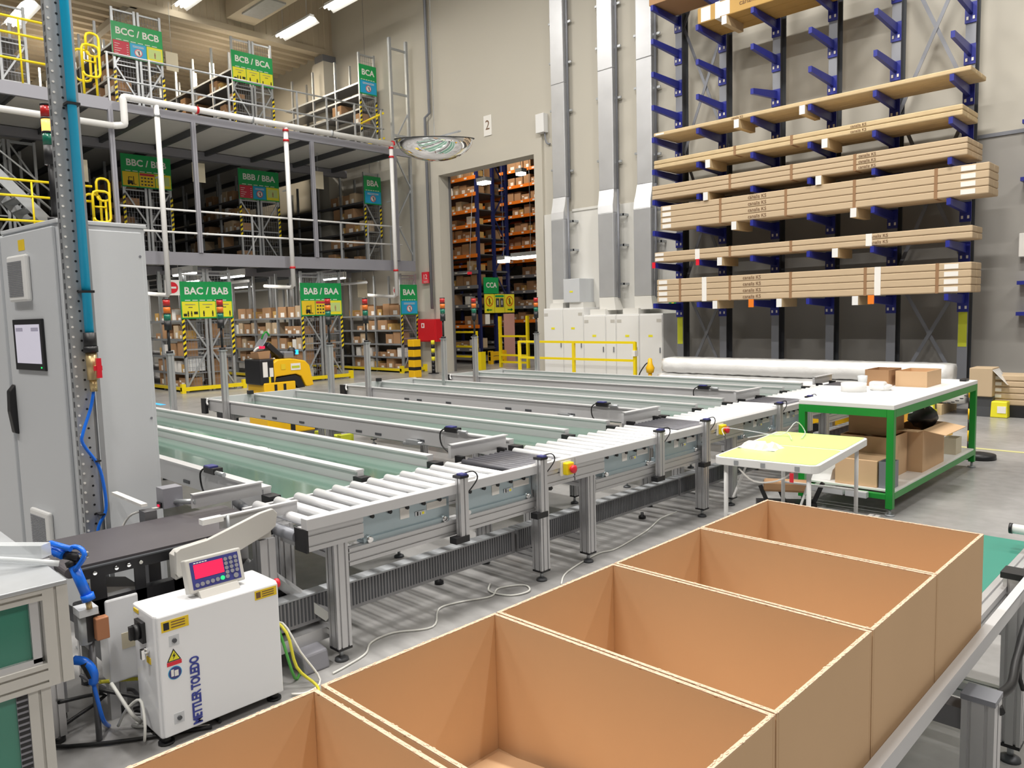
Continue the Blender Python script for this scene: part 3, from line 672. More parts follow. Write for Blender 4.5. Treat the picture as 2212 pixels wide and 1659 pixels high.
def fill(where, x0, x1, y, shelves, hmax, fillp, group, names=ORD):
    for si, z in enumerate(shelves):
        x = x0; n = 0
        while x - .2 > x1:
            k = rng.choice([j for j in range(8) if KINDS[j][2] < hmax[si]])
            w = KINDS[k][0]
            if rng.random() < fillp and x-w > x1:
                if int((X_UP-x)/1.32) != int((X_UP-x+w)/1.32): pass
                put(k, x-w/2, y+.03+rng.random()*.03, z+.001, rng.uniform(-.03, .03), f'{SZ[k]}, {names[si]} shelf {where}, {NTH[n]} inward', group); n += 1
            x -= w + rng.uniform(.03, .10)
            if n >= 20: break
H0 = [.33, .38, .40, .40, .42]
X_UP = -18.46
fill('beside the BAB / BAA end frame', -18.6, -22.6, 10.80, S0, H0, .93, 'cartons in the aisle by BAB / BAA')
fill('beside the BAA end frame', -18.6, -21.3, 14.14, S0, H0, .93, 'cartons in the aisle by BAA')
fill('beside the BAC / BAB end frame', -18.6, -20.3, 7.60, S0, H0, .95, 'cartons in the aisle by BAC / BAB')
H2 = [.36, .37, .34, .34, .36, .4]
fill('on top level by BCB / BCA', -21.9, -26.0, 10.88, S2[1:5], H2[1:], .5, 'cartons on the top level by BCB / BCA')
fill('on top level by BCC / BCB', -21.9, -25.4, 7.62, S2[1:5], H2[1:], .5, 'cartons on the top level by BCC / BCB')
fill('on top level by BCA', -20.2, -22.2, 14.14, [7.7, 8.12], [.36]*2, .5, 'cartons on the top level by BCA')
H1 = [.4]*5
fill('in dark level by BBB / BBA', -21.9, -25.6, 10.88, S1, H1, .6, 'cartons in the dark middle level by BBB / BBA')
fill('in dark level by BBA', -20.2, -22.4, 14.14, S1, H1, .5, 'cartons in the dark middle level by BBA')
fill('in dark level by BBC / BBB', -21.9, -24.6, 7.62, S1, H1, .5, 'cartons in the dark middle level by BBC / BBB')
# second row cartons seen through the end frames
for sig, y0 in (('BAC / BAB', 7.60), ('BAB / BAA', 10.80)):
    for si, z in enumerate(S0):
        k = rng.choice([j for j in (0, 2, 4, 7) if KINDS[j][2] < H0[si]])
        put(k, -18.62-KINDS[k][0]/2, y0+.72, z+.001, 0, f'{SZ[k]} on {ORD[si]} shelf, far half of the {sig} end frame', 'cartons behind the end frames')
# white ribbed crate on the BAC / BAB end
t = thing('plastic_crate', 'white ribbed crate inside the end frame below BAC / BAB sign', 'crate', (-18.62, 8.05, .49))
m = MB().box(-18.62, -18.58, 7.72, 8.14, .50, .84, WHITE)
for k in range(7): m.box(-18.58, -18.572, 7.74+k*.058, 7.765+k*.058, .52, .83, LGREY)
m.build('body', t)
for sx, l in ((-18.9, 'bright strip light under the lower mezzanine above BAC / BAB sign'), ):
    pass
def strip_light(x, y, label):
    t = thing('strip_light', label, 'ceiling light', (x, y, 2.9), group='strip lights under the lower mezzanine')
    B(x-.65, x+.65, y-.06, y+.06, 2.93, 3.1, WHITE).build('housing', t)
    B(x-.62, x+.62, y-.05, y+.05, 2.89, 2.93, LAMP).build('diffuser', t)
    for q in (-.4, .4): B(x+q-.01, x+q+.01, y-.01, y+.01, 3.1, 3.26, GALV).build('hanger', t)
strip_light(-19.6, 8.2, 'strip light over the BAC / BAB rack under the mezzanine')
strip_light(-19.4, 6.6, 'strip light over the aisle behind the no entry sign')
strip_light(-20.4, 9.85, 'strip light over the aisle beside the BAB / BAA rack')
strip_light(-23.2, 9.85, 'strip light deep in the aisle beside BAB / BAA rack')
strip_light(-27.5, 9.85, 'farthest strip light, added to lighten the aisle beside BAB / BAA rack')  # this and the next fixture are added to brighten the deep aisles
strip_light(-26.5, 13.2, 'far strip light, added to lighten the aisle beside the BAA rack')
strip_light(-20.6, 13.2, 'strip light over the aisle beside the BAA rack')
# white sprinkler runs under the deck
for y, l in ((9.3, 'white sprinkler pipe under the mezzanine along the BAB / BAA aisle'), (12.9, 'white sprinkler pipe under the mezzanine along the BAA aisle')):
    t = thing('sprinkler_pipe', l, 'pipe', (-20, y, 2.7))
    MB().cyl((-18.4, y, 2.70), (-27, y, 2.74), .035, WHITE, 8).build('pipe', t)
    for k in range(3): MB().cyl((-19.5-k*2.4, y, 2.7), (-19.5-k*2.4, y, 3.1), .012, GALV, 6).build('hanger', t)

struct(MB().box(-34.2, -34, -3, 14.9, 0, 3.0, WALLW).build('wall_aisle_end'))
# ------------------------------------------------------------------ neighbouring hall seen through the doorway
def pallet_rack(label, X0, X1, y0, y1, zbeams, zt, cols, mid=None):
    t = thing('pallet_rack', label, 'pallet rack', (X0, y0, 0), group='orange and blue pallet racks in the next hall')
    for x in cols:
        for y in ([y0, y1] + ([mid] if mid else [])): B(x-.06, x+.05, y, y+.09, 0, zt, BLUE_D).build('upright', t)
        z = .3; k = 0
        a, b = (mid or y0)+.05, y1+.04
        while z < zt-1.0:
            MB().bar((x, a if k % 2 else b, z), (x, b if k % 2 else a, z+.95), .03, .045, BLUE_D).bar((x, a, z), (x, b, z), .03, .04, SHELF).build('brace', t); z += .95; k += 1
    for z in zbeams:
        o = z > 3.4 or .9 < z < 1.7
        MB().box(X1, X0, y0-.03, y0+.02, z-.12, z, ORANGE if o else MGREY).box(X1, X0, y1+.06, y1+.1, z-.12, z, ORANGE if o else MGREY).build('beam', t)
        B(X1, X0, y0+.03, y1+.05, z-.04, z-.01, SHELF_D).build('deck_panel', t)
    m = MB(); x = X0-.4
    while x > X1: 
        for z in zbeams: m.box(x-.12, x, y0-.034, y0-.03, z-.09, z-.03, PAPER)
        x -= .62
    m.build('beam_label', t)
    return t
zb1 = [.55, 1.35, 2.05, 2.7, 3.2, 3.75, 4.3, 4.75, 5.25, 5.8, 6.35]
pallet_rack('orange and blue pallet rack behind the CCA sign', -19.0, -24, 17.86, 19.25, zb1, 8.0, (-19.0, -22.6), 18.6)
zb2 = [.6, 1.45, 2.0, 2.6, 3.2, 3.8, 4.35, 4.9, 5.55, 6.1, 6.7, 7.3]
pallet_rack('orange and blue pallet rack far behind, right part of doorway', -17.2, -27, 22.0, 23.2, zb2, 8.4, (-17.3, -21.9, -24.5))
rng2 = random.Random(5)
def hallfill(y, x0, x1, zs, where, group, ks=(0, 2, 4, 7, 3)):
    for si, z in enumerate(zs):
        x = x0; n = 0; h = (zs[si+1]-z-.13) if si+1 < len(zs) else .6
        while x-.2 > x1:
            kk = [j for j in ks if KINDS[j][2] < h]
            if not kk: break
            k = rng2.choice(kk); w = KINDS[k][0]
            if rng2.random() < .9 and x-w > x1:
                put(k, x-w/2, y+.02+rng2.random()*.06, z+.001, 0, f'{SZ[k]}, {ORD[si]} beam level {where}, {NTH[n]} along', group); n += 1
            x -= w+rng2.uniform(.02, .07)
hallfill(17.90, -19.1, -20.75, zb1, 'left part of the doorway', 'cartons on the pallet rack behind the CCA sign', (0, 2, 4, 3, 1, 5))
hallfill(22.05, -19.95, -21.75, zb2, 'right part of the doorway', 'cartons on the far pallet rack')
hallfill(18.66, -19.1, -19.6, zb1[1:], 'behind the three blue uprights', 'cartons between the blue uprights', (0, 4))
aisle = thing('aisle_sign', 'green CCA sign above yellow pictograms seen through the doorway', 'sign', (-18.9, 18.7, 1.76))
B(-18.92, -18.9, 18.02, 18.72, 2.40, 2.95, SGREEN).build('panel', aisle); text('CCA', .24, (-18.895, 18.37, 2.68), (0,1,0), (0,0,1), PAPER, aisle, bold=.006)
for k, kd in enumerate(('no_run', 'doors', 'no_walk')): pictogram(aisle, kd, 18.02+k*.49, 18.02+k*.49+.475, 1.74, 2.38, -18.9)
tag(B(-18.88, -18.85, 18.9, 19.42, 0, 1.7, PINK).build('board'), 'pink board leaning below the CCA sign', 'board')
tag(B(-18.89, -18.86, 18.02, 18.22, 1.36, 1.70, PAPER).build('notice_sheet'), 'white paper sheet fixed under the CCA sign', 'notice')
t = thing('rack_guard', 'orange floor guard under the CCA sign', 'guard', (-18.7, 18.4, 0))
B(-18.75, -18.65, 18.0, 18.75, .28, .42, YEL_O).build('beam', t)
B(-18.75, -18.65, 18.0, 18.75, .12, .26, YEL_O).build('beam', t)
for y in (18.0, 18.64): B(-18.78, -18.62, y, y+.11, 0, .45, YEL_O).build('foot', t)
def yframe(label, x0, x1, y, zt, zs):
    t = thing('barrier', label, 'barrier', ((x0+x1)/2, y, 0), group='yellow barriers in the next hall')
    for x in (x0, x1): B(x-.04, x+.04, y-.04, y+.04, 0, zt, YEL).build('post', t)
    for z in zs: B(x0, x1, y-.03, y+.03, z-.06, z, YEL).build('rail', t)
    return t
yframe('tall yellow barrier inside the doorway right of the pink board', -17.35, -16.15, 17.2, 1.62, (.42, 1.02, .2))
b = yframe('low yellow barrier inside the doorway at its left jamb', -19.6, -17.62, 16.4, 1.18, (1.18, .72, .4))
tag(MB().prism([(-17.4, 0), (-17.0, 0), (-17.0, .55), (-17.12, .55)], 'y', 16.0, 16.2, YEL).box(-17.42, -17.40, 16.0, 16.2, .02, .4, BLACK).build('wheel_stop'), 'yellow wedge shaped protector standing inside the doorway', 'protector')
tag(MB().cyl((-13.85, 15.1, 0), (-13.85, 15.1, 1.1), .05, BLACKM, 12).cyl((-13.85, 15.1, .3), (-13.85, 15.1, .5), .052, YEL_S, 12).cyl((-13.85, 15.1, .75), (-13.85, 15.1, .95), .052, YEL_S, 12).build('bollard'), 'thin black and yellow bollard at right jamb of doorway', 'bollard')
def hall_lamp(x, y, z, sx, sy, label):
    t = thing('hall_light', label, 'ceiling light', (x, y, z), group='lights in the next hall')
    B(x-sx, x+sx, y-sy, y+sy, z, z+.08, LAMP).build('diffuser', t); B(x-sx-.02, x+sx+.02, y-sy-.02, y+sy+.02, z+.08, z+.2, GALV).build('housing', t)
    MB().cyl((x, y, z+.2), (x, y, 12.2), .008, GALV, 6).build('hanger', t)
hall_lamp(-18.0, 17.3, 5.85, .2, .12, 'round bright light between orange beams in the doorway')
hall_lamp(-16.55, 17.5, 5.95, .12, .1, 'small light at the upper right edge of the doorway')
hall_lamp(-17.3, 17.4, 3.32, .16, .12, 'small light low between the blue uprights')
hall_lamp(-16.3, 17.6, 3.40, .75, .1, 'long strip light low in the right part of doorway')
t = thing('pull_switch', 'red pull switch hanging on a thin cord in the doorway', 'pull switch', (-17.3, 15.9, 2.9))
MB().cyl((-17.05, 15.9, 5.5), (-17.3, 15.9, 3.0), .008, GALV, 6).build('cord', t); B(-17.36, -17.22, 15.87, 15.93, 2.92, 3.0, REDP).build('handle', t)
MB().cyl((-18.3, 15.9, 2.98), (-17.3, 15.9, 2.96), .012, GALV, 6).build('arm', t)

# ------------------------------------------------------------------ cantilever rack
YC = 14.40
CX = [-8.98, -7.96, -6.83, -5.76, -4.68, -3.55]
ROWS = [1.80, 2.63, 3.28, 3.90, 4.51, 5.15, 5.79, 6.44, 7.08, 7.73, 8.4]
cr = thing('cantilever_rack', 'tall cantilever rack with grey columns and blue arms on the right wall', 'cantilever rack', (-6.2, YC, 0))
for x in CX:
    MB().box(x-.075, x+.075, YC, YC+.02, 0, 11, MGREY).box(x-.075, x+.075, YC+.24, YC+.26, 0, 11, DGREY).box(x-.012, x+.012, YC+.02, YC+.24, 0, 11, DGREY).box(x-.08, x+.08, YC-.75, YC+.26, 0, .16, MGREY).build('column', cr)  # web and rear flange in darker steel, the profile's own shadow painted in
for i, x in enumerate(CX):
    for j, z in enumerate(ROWS):
        dz = -.14 if (i, j) == (2, 6) else 0
        a = MB()
        a.add([(x-.03, YC, z-.13), (x+.03, YC, z-.13), (x+.03, YC, z+.02), (x-.03, YC, z+.02), (x-.03, YC-.98, z-.07+dz), (x+.03, YC-.98, z-.07+dz), (x+.03, YC-.98, z+.03+dz), (x-.03, YC-.98, z+.03+dz)],
              [(3,2,1,0),(4,5,6,7),(0,1,5,4),(1,2,6,5),(2,3,7,6),(3,0,4,7)], BLUE)
        arm = a.build('arm', cr)
        MB().box(x-.085, x+.085, YC-.025, YC, z-.27, z+.05, BLUE).box(x-.06, x-.03, YC-.035, YC-.025, z-.22, z-.17, PAPER).box(x+.03, x+.06, YC-.035, YC-.025, z-.22, z-.17, PAPER).build('arm_bracket', arm)
        if (i, j) in ((0, 1), (1, 1)): B(x-.034, x+.034, YC-1.0, YC-.98, z-.08, z+.04, REDP).build('end_cap', arm)
        if (i, j) in ((2, 0), (4, 0)): B(x-.05, x+.05, YC-1.0, YC-.982, z-.1, z+.05, ORANGE).build('end_tag', arm)
for i in (0, 4):
    for k, (z0, z1) in enumerate(((0.1, 2.2), (2.2, 5.0), (5.0, 7.6), (7.6, 10.0))):
        MB().bar((CX[i], YC+.2, z0), (CX[i+1], YC+.2, z1), .012, .06, MGREY).bar((CX[i], YC+.22, z1), (CX[i+1], YC+.22, z0), .012, .06, MGREY).build('cross_brace', cr)
for i in (0, 5): B(CX[i]-.065, CX[i]+.065, YC-.006, YC, .95, 1.62, YEL_H).build('load_plate', cr)
MB().bar((CX[0], YC+.25, 9.0), (CX[-1], YC+.25, 9.0), .05, .08, MGREY).build('tie_beam', cr)
# long cartons lying on the arms
def carton(label, x0, x1, y0, y1, z0, z1, group, m=CARD_P, labels=(), prints=(), straps=(), tape=()):
    t = thing('long_carton', label, 'long carton', ((x0+x1)/2, (y0+y1)/2, z0), group=group)
    B(x0, x1, y0, y1, z0, z1, m).build('box', t, bev=.016)
    if straps:
        for x in straps: B(x-.025, x+.025, y0-.003, y1+.003, z0-.003, z1+.003, CARD_S).build('strap', t)
    if labels:
        for x in labels: B(x, x+.2, y0-.004, y0-.001, z0+.02, z1-.02, PAPER).build('label', t)
    for x in tape: B(x-.05, x+.05, y0-.006, y1+.006, z0-.002, z1+.002, PAPER).build('tape_band', t)
    for x in prints:
        text('canalis KS', min(.13, (z1-z0)*.8), (x, y0-.004, (z0+z1)/2), (1,0,0), (0,0,1), INK, t, 'lettering')
    return t
LAY = ['bottom', 'second', 'third', 'top']
YF = YC-.93
def stack(row, n, x0, x1, h, deep, rowname, pr=(), lb=(), st=(), tp=(), wood=(), dx=0.0, m=CARD_P, drop=.045):
    z = ROWS[row]+drop
    for x in wood:
        tag(MB().box(x-.05, x+.05, YF-.03, YF+.62, z-.155, z-.002, WOOD).box(x-.05, x+.05, YF-.034, YF-.03, z-.155, z-.002, WHITE).build('wood_block'), f'pale wooden block under the {rowname}, at {["first","second","third"][wood.index(x)]} gap', 'wooden block', 'wooden blocks under the long cartons')
    for k in range(n):
        lay = 'only' if n == 1 else ('bottom' if k == 0 else 'top' if k == n-1 else LAY[k])
        for q in range(deep):
            y0 = YF+q*.30
            carton(f'long carton, {lay} layer, {["front","middle","wall side"][q] if deep == 3 else ["front","wall side"][q]} row, {rowname}', x0+dx*rngc.uniform(-1, 1), x1+dx*rngc.uniform(-1, 1), y0, y0+.29, z, z+h-.004, f'long cartons of the {rowname}', m, lb if q == 0 else (), pr if q == 0 else (), st if q == 0 else (), tp if q == 0 else ())
        z += h
rngc = random.Random(3)
stack(0, 4, -8.95, -3.22, .118, 2, 'lowest stack on blue rack', (-6.85,), (-8.9, -3.6), (-8.4, -7.3, -6.1, -4.8, -3.7), (-7.85, -4.6), wood=(-7.6, -6.3, -4.95), m=CARD_P)
stack(1, 2, -9.0, -3.22, .10, 2, 'second stack up on blue rack', (-4.6,), (-8.98,), (-7.3, -6.1), (-8.0, -4.75), wood=(-7.5, -5.3), m=CARD_P)
stack(2, 4, -8.85, -3.02, .118, 2, 'third stack up on blue rack', (-6.75,), (-8.8, -3.4), (-7.5, -6.2, -5.0, -3.75), (), wood=(-7.2, -5.0), m=CARD_P)
stack(3, 3, -9.05, -3.32, .092, 3, 'fourth stack up on blue rack', (-4.8,), (), (-7.3, -6.1, -5.0), (), wood=(-7.8, -5.6), m=CARD_P)
stack(4, 2, -9.0, -3.4, .085, 3, 'fifth stack up on blue rack', (-4.95,), (), (-7.2, -6.1), (), wood=(-7.75, -5.5), m=WOOD)
stack(5, 1, -9.0, -3.3, .078, 3, 'thin board layer above other stacks', (-7.15,), (-8.95,), (), (), wood=(-7.15, -5.9), m=WOOD)
stack(8, 1, -7.98, -4.85, .30, 3, 'top pack near upper edge', (-6.85,), (-7.9, -7.5), (), (-7.55,), wood=(-7.4,), m=CARD_G)
tag(B(-9.08, -8.15, YF, YF+.85, ROWS[9]+.05, ROWS[9]+.36, CARD_D).build('crate', bev=.01), 'brown carton on the rack cut by the top edge beside metal duct', 'carton')

# ------------------------------------------------------------------ wrapped bundles and pallets on the floor along the rack
def wrapped(label, x0, x1, y0, y1, z0, z1, seed):
    rr = random.Random(seed); m = MB(); nx, ny = 60, 14
    ring = []
    for i in range(nx+1):
        x = x0+(x1-x0)*i/nx
        e = 1.0 if 0 < i < nx else .93
        for k in range(ny):
            a = 2*pi*k/ny; c, s = cos(a), sin(a); p = 4.5
            r = (abs(c)**p+abs(s)**p)**(-1/p)
            j = 1+rr.uniform(-.03, .03)
            ring.append((x+rr.uniform(-.01, .01), (y0+y1)/2+(y1-y0)/2*c*r*e*j, max(z0, (z0+z1)/2+(z1-z0)/2*s*r*e*j)))
    f = [(i*ny+k, i*ny+(k+1)%ny, (i+1)*ny+(k+1)%ny, (i+1)*ny+k) for i in range(nx) for k in range(ny)] + [tuple(range(ny)), tuple(nx*ny+k for k in range(ny))]
    m.add(ring, f, WRAP, True)
    t = thing('wrapped_bundle', label, 'wrapped bundle', ((x0+x1)/2, (y0+y1)/2, z0), group='white plastic wrapped bundles'); m.build('wrapping', t)
    B(x0-.012, x0+.08, y0+.06, y1-.06, z0+.04, z1-.04, CARD_P).build('end_board', t)
    return t
for k in range(5): tag(B(-8.5+k*1.25, -8.38+k*1.25, 12.7, 13.5, 0, .16, WOOD).build('timber_bearer'), f'timber bearer below the white wrapped bundles, {NTH[k]} one from doorway side', 'timber bearer', 'bearers under the wrapped bundles')
wrapped('lower white plastic wrapped bundle lying in front of the blue rack', -8.5, -3.1, 12.75, 13.45, .16, .46, 1)
wrapped('upper white plastic wrapped bundle lying in front of the blue rack', -8.4, -3.35, 12.75, 13.4, .46, .76, 2)
t = thing('carton', 'small opened tan carton at the end of white wrapped bundles', 'carton', (-3.1, 12.9, .4))
B(-3.05, -2.75, 12.8, 13.2, .30, .72, CARD_P).build('box', t, bev=.01)
MB().add([(-2.75,12.8,.70),(-2.55,12.75,.5),(-2.6,13.2,.45),(-2.75,13.2,.70),(-2.75,12.8,.69),(-2.55,12.75,.49),(-2.6,13.2,.44),(-2.75,13.2,.69)], [(0,1,2,3),(7,6,5,4),(0,4,5,1),(1,5,6,2),(2,6,7,3),(3,7,4,0)], WRAP).build('torn_wrap', t)
B(-3.05, -2.75, 12.85, 13.15, 0.0, .30, DGREY).build('stand', t)
# stacked cartons at the far right
tag(B(-2.95, -.6, 12.95, 13.5, .0, .17, BLACK).build('pallet'), 'dark low pallet under the five stacked cartons by concrete wall', 'pallet')
for k in range(5):
    z = .17+k*.09
    for q, (xa, xb) in enumerate(((-3.02, -2.25), (-2.24, -.9))):
        carton(f'flat tan carton, {["bottom","second","middle","fourth","top"][k]} of the stack by the concrete wall, {"outer end" if q == 0 else "cut by frame"}', xa, xb, 12.98, 13.45, z, z+.086, 'flat cartons stacked on the dark pallet', CARD_P, (xa+.15,) if q == 0 else ())
def foot_block(x, y, l):
    t = thing('rack_protector', l, 'rack protector', (x, y, 0), group='yellow rack foot protectors')
    MB().prism([(x-.11, 0), (x+.11, 0), (x+.10, .24), (x-.10, .24)], 'y', y-.09, y+.09, YEL_S).build('block', t, bev=.015)
    B(x-.02, x+.09, y-.096, y-.091, .07, .17, PAPER).build('sticker', t)
foot_block(-2.66, 12.9, 'yellow foot block before the stack of five flat cartons')
foot_block(-3.5, 12.45, 'yellow foot block seen under the green bench')
t = thing('wall_socket_box', 'small white box on the concrete wall at right edge of photo', 'junction box', (-2.8, YW-.1, 2.5))
B(-2.86, -2.45, YW-.2, YW-.06, 2.40, 2.78, PAPER).build('housing', t, bev=.01)
for z in (1.45, 1.95, 3.6, 4.5): tag(MB().box(-2.85, -2.55, YW-.3, YW-.06, z, z+.06, BLUE).build('rack_end_bracket'), f'blue bracket on the right wall, {["lowest", "second lowest", "second highest", "highest"][[1.45,1.95,3.6,4.5].index(z)]} one at the edge', 'bracket', 'blue brackets at the right edge')
t = thing('jack', 'orange lashing hook hanging at the left end of wrapped bundles', 'hook', (-8.75, 12.9, .5))
MB().lathe([(0, 0), (.07, .02), (.09, .12), (.05, .2), (.04, .3), (0, .32)], (-8.75, 12.9, .42), YEL_O, 12).cyl((-8.75, 12.9, 0), (-8.75, 12.9, .44), .04, YEL_O, 10).build('body', t)
MB().tube([(-8.75, 12.9, .65), (-8.85, 12.88, .6), (-9.0, 12.85, .35), (-9.05, 12.85, .0)], .012, BLACK, 6).build('cord', t)
# ------------------------------------------------------------------ roller conveyor along the lanes
XR0, XR1 = -3.76, -3.20
PITCH = 1.965
def leg_at(par, x, y, zt, foot=True, name='leg', s=.08):
    m = MB(); m.prof('z', .075, zt, x-s/2, x+s/2, y-s/2, y+s/2, ALU, 2, 2)
    l = m.build(name, par)
    B(x-s/2, x+s/2, y-s/2, y+s/2, .062, .075, BLACK).build('end_cap', l)
    MB().cyl((x, y, .012), (x, y, .063), .011, GALV, 8).lathe([(0, 0), (.036, 0), (.034, .012), (.014, .022), (0, .024)], (x, y, 0), DGREY, 16).build('levelling_foot', l)
    return l
ML = ['nearest roller conveyor module beside the white scale cabinet', 'second roller conveyor module, between the first two emergency stops',
      'third roller conveyor module, running behind the lime folding table', 'farthest roller conveyor module behind the green framed bench']
def roller_module(k):
    y0 = 1.83+PITCH*k; ye = y0+PITCH
    t = thing('roller_conveyor', ML[k], 'roller conveyor', (-3.48, y0, 0), group='roller conveyor modules')
    n = 12
    for i in range(n):
        y = y0+.045+i*.121
        m = MB(); m.cyl((XR0, y, .722), (XR1, y, .722), .026, ZINC, 16); m.cyl((XR0-.012, y, .722), (XR0, y, .722), .014, ALU_D, 10)
        m.build('roller', t)
    for i in range(9):
        y = y0+1.52+i*.05
        MB().cyl((XR0, y, .722), (XR1, y, .722), .021, ROLL_D, 12).build('dark_roller', t)
    # side rails
    B(XR1, XR1+.055, y0-.02, ye-.025, .71, .765, ALU_L).build('side_rail', t, bev=.004)
    MB().box(XR0-.04, XR0-.014, y0-.02, ye-.025, .60, .716, ALU_L).build('side_rail', t)
    MB().prof('y', y0-.01, y0+.30, XR1-.06, XR1+.045, .605, .708, ALU, 1, 2).build('head_beam', t)
    MB().prof('y', y0+1.58, ye-.025, XR1-.06, XR1+.045, .605, .708, ALU, 1, 2).build('head_beam', t)
    if k == 0:
        B(XR1-.062, XR1+.046, y0-.022, y0-.01, .60, .71, BLACK).build('end_cap', t)
        MB().cyl((XR0, y0-.005, .66), (XR1-.06, y0-.005, .66), .03, MGREY, 14).build('end_roller', t)
    # drive plates with stickers
    for (a, b) in ((y0+.31, y0+.90), (y0+.985, y0+1.575)):
        p = MB().box(XR1-.02, XR1+.0, a, b, .585, .712, PLATE).box(XR1-.05, XR1+.012, a+.01, b-.01, .56, .586, PLATE).build('drive_plate', t)
        for q in range(5): MB().cyl((XR1, a+.07+q*.112, .69), (XR1+.014, a+.07+q*.112, .69), .011, BLACK, 8).build('plug', p)
        B(XR1, XR1+.003, a+.25, a+.31, .632, .692, PAPER).build('sticker', p); B(XR1, XR1+.003, a+.43, a+.57, .645, .685, PAPER).build('sticker', p)
        MB().box(XR1+.003, XR1+.004, a+.35, a+.42, .628, .652, LGREY).box(XR1+.004, XR1+.005, a+.36, a+.37, .63, .65, BLACK).box(XR1+.004, XR1+.005, a+.38, a+.385, .63, .645, DGREY).box(XR1+.004, XR1+.005, a+.395, a+.41, .632, .645, YEL_S).build('name_plate', p)
        for yy in (a+.04, b-.05): MB().cyl((XR1+.0, yy, .585), (XR1+.03, yy, .575), .016, CHROME, 10).build('clamp', p)
    MB().prof('y', y0+.22, y0+1.58, XR1-.05, XR1+.03, .475, .562, ALU, 1, 2).build('lower_beam', t)
    MB().prof('y', y0+.22, y0+1.58, XR0-.03, XR0+.05, .475, .562, ALU, 1, 2).build('lower_beam', t)
    # legs and cross members
    for yy in (y0+.17, y0+1.66):
        leg_at(t, XR1-.005, yy, .605); leg_at(t, XR0+.03, yy, .605)
        MB().prof('x', XR0+.07, XR1-.045, yy-.03, yy+.03, .125, .18, ALU).build('cross_beam', t)
        MB().prof('x', XR0+.07, XR1-.045, yy-.03, yy+.03, .52, .58, ALU).build('cross_beam', t)
    # sensor posts
    for yy in (y0+.94, y0+1.60):
        p = MB().prof('z', .47, .80, XR1+.048, XR1+.09, yy-.03, yy+.03, ALU).build('sensor_post', t)
        B(XR1+.04, XR1+.095, yy-.075, yy+.025, .44, .475, BLACK).build('end_cap', p)
        s = MB().box(XR1+.03, XR1+.095, yy-.032, yy+.032, .80, .815, BLACK).box(XR1+.05, XR1+.098, yy-.02, yy+.02, .815, .825, NAVY); s.build('sensor', p)
        MB().tube([(XR1+.07, yy, .82), (XR1+.1, yy+.06, .83), (XR1+.09, yy+.10, .78), (XR1+.065, yy+.04, .70)], .004, RUBBER, 6).build('sensor_lead', p)
        B(XR1-.03, XR1+.03, yy+.06, yy+.14, .765, .778, WHITE).build('reflector_bracket', p)
    # emergency stop
    e = B(XR1+.046, XR1+.06, ye-.17, ye-.07, .66, .75, PAPER).build('emergency_stop', t)
    B(XR1+.06, XR1+.10, ye-.155, ye-.085, .665, .745, YEL).build('stop_box', e, bev=.008)
    MB().lathe([(.014, 0), (.014, .012), (.026, .014), (.027, .03), (.015, .036), (0, .037)], (XR1+.10, ye-.12, .705), REDP, 18, 'x').build('stop_button', e)
    MB().tube([(XR1, y0+1.74, .60), (XR1-.02, y0+1.78, .57), (XR1-.15, y0+1.80, .56), (XR0+.1, y0+1.80, .56)], .012, RUBBER, 8).build('cable', t)
    MB().tube([(XR1-.0, y0+1.715, .62), (XR1-.0, y0+1.715, .3), (XR1-.02, y0+1.715, .1)], .01, RUBBER, 8).build('cable', t)
    # fence plate beside the transfer rollers
    MB().box(XR0-.13, XR0-.105, y0+1.50, y0+2.03, .735, .83, ALU_L).box(XR0-.13, XR0-.08, y0+1.50, y0+2.03, .825, .832, ALU_L).build('fence_plate', t)
    for yy in (y0+1.55, y0+1.95): MB().box(XR0-.105, XR0-.03, yy-.015, yy+.015, .70, .75, BLACK).build('fence_bracket', t)
    return t
for k in range(4): roller_module(k)
# cable trunking under the roller conveyor
t = thing('cable_trunking', 'grey slotted cable trunking running low under the roller conveyor', 'cable trunking', (-3.35, 1.6, .15))
for (a, b) in ((1.66, 3.38), (3.40, 5.3), (5.32, 7.3), (7.32, 9.6)):
    m = MB(); m.box(-3.40, -3.33, a, b, .181, .325, SHELF)
    y = a+.02
    while y < b-.02: m.box(-3.33, -3.327, y, y+.008, .20, .32, DGREY); y += .02
    m.build('trunk', t)
    B(-3.405, -3.325, a, b, .325, .333, GALV).build('lid', t)

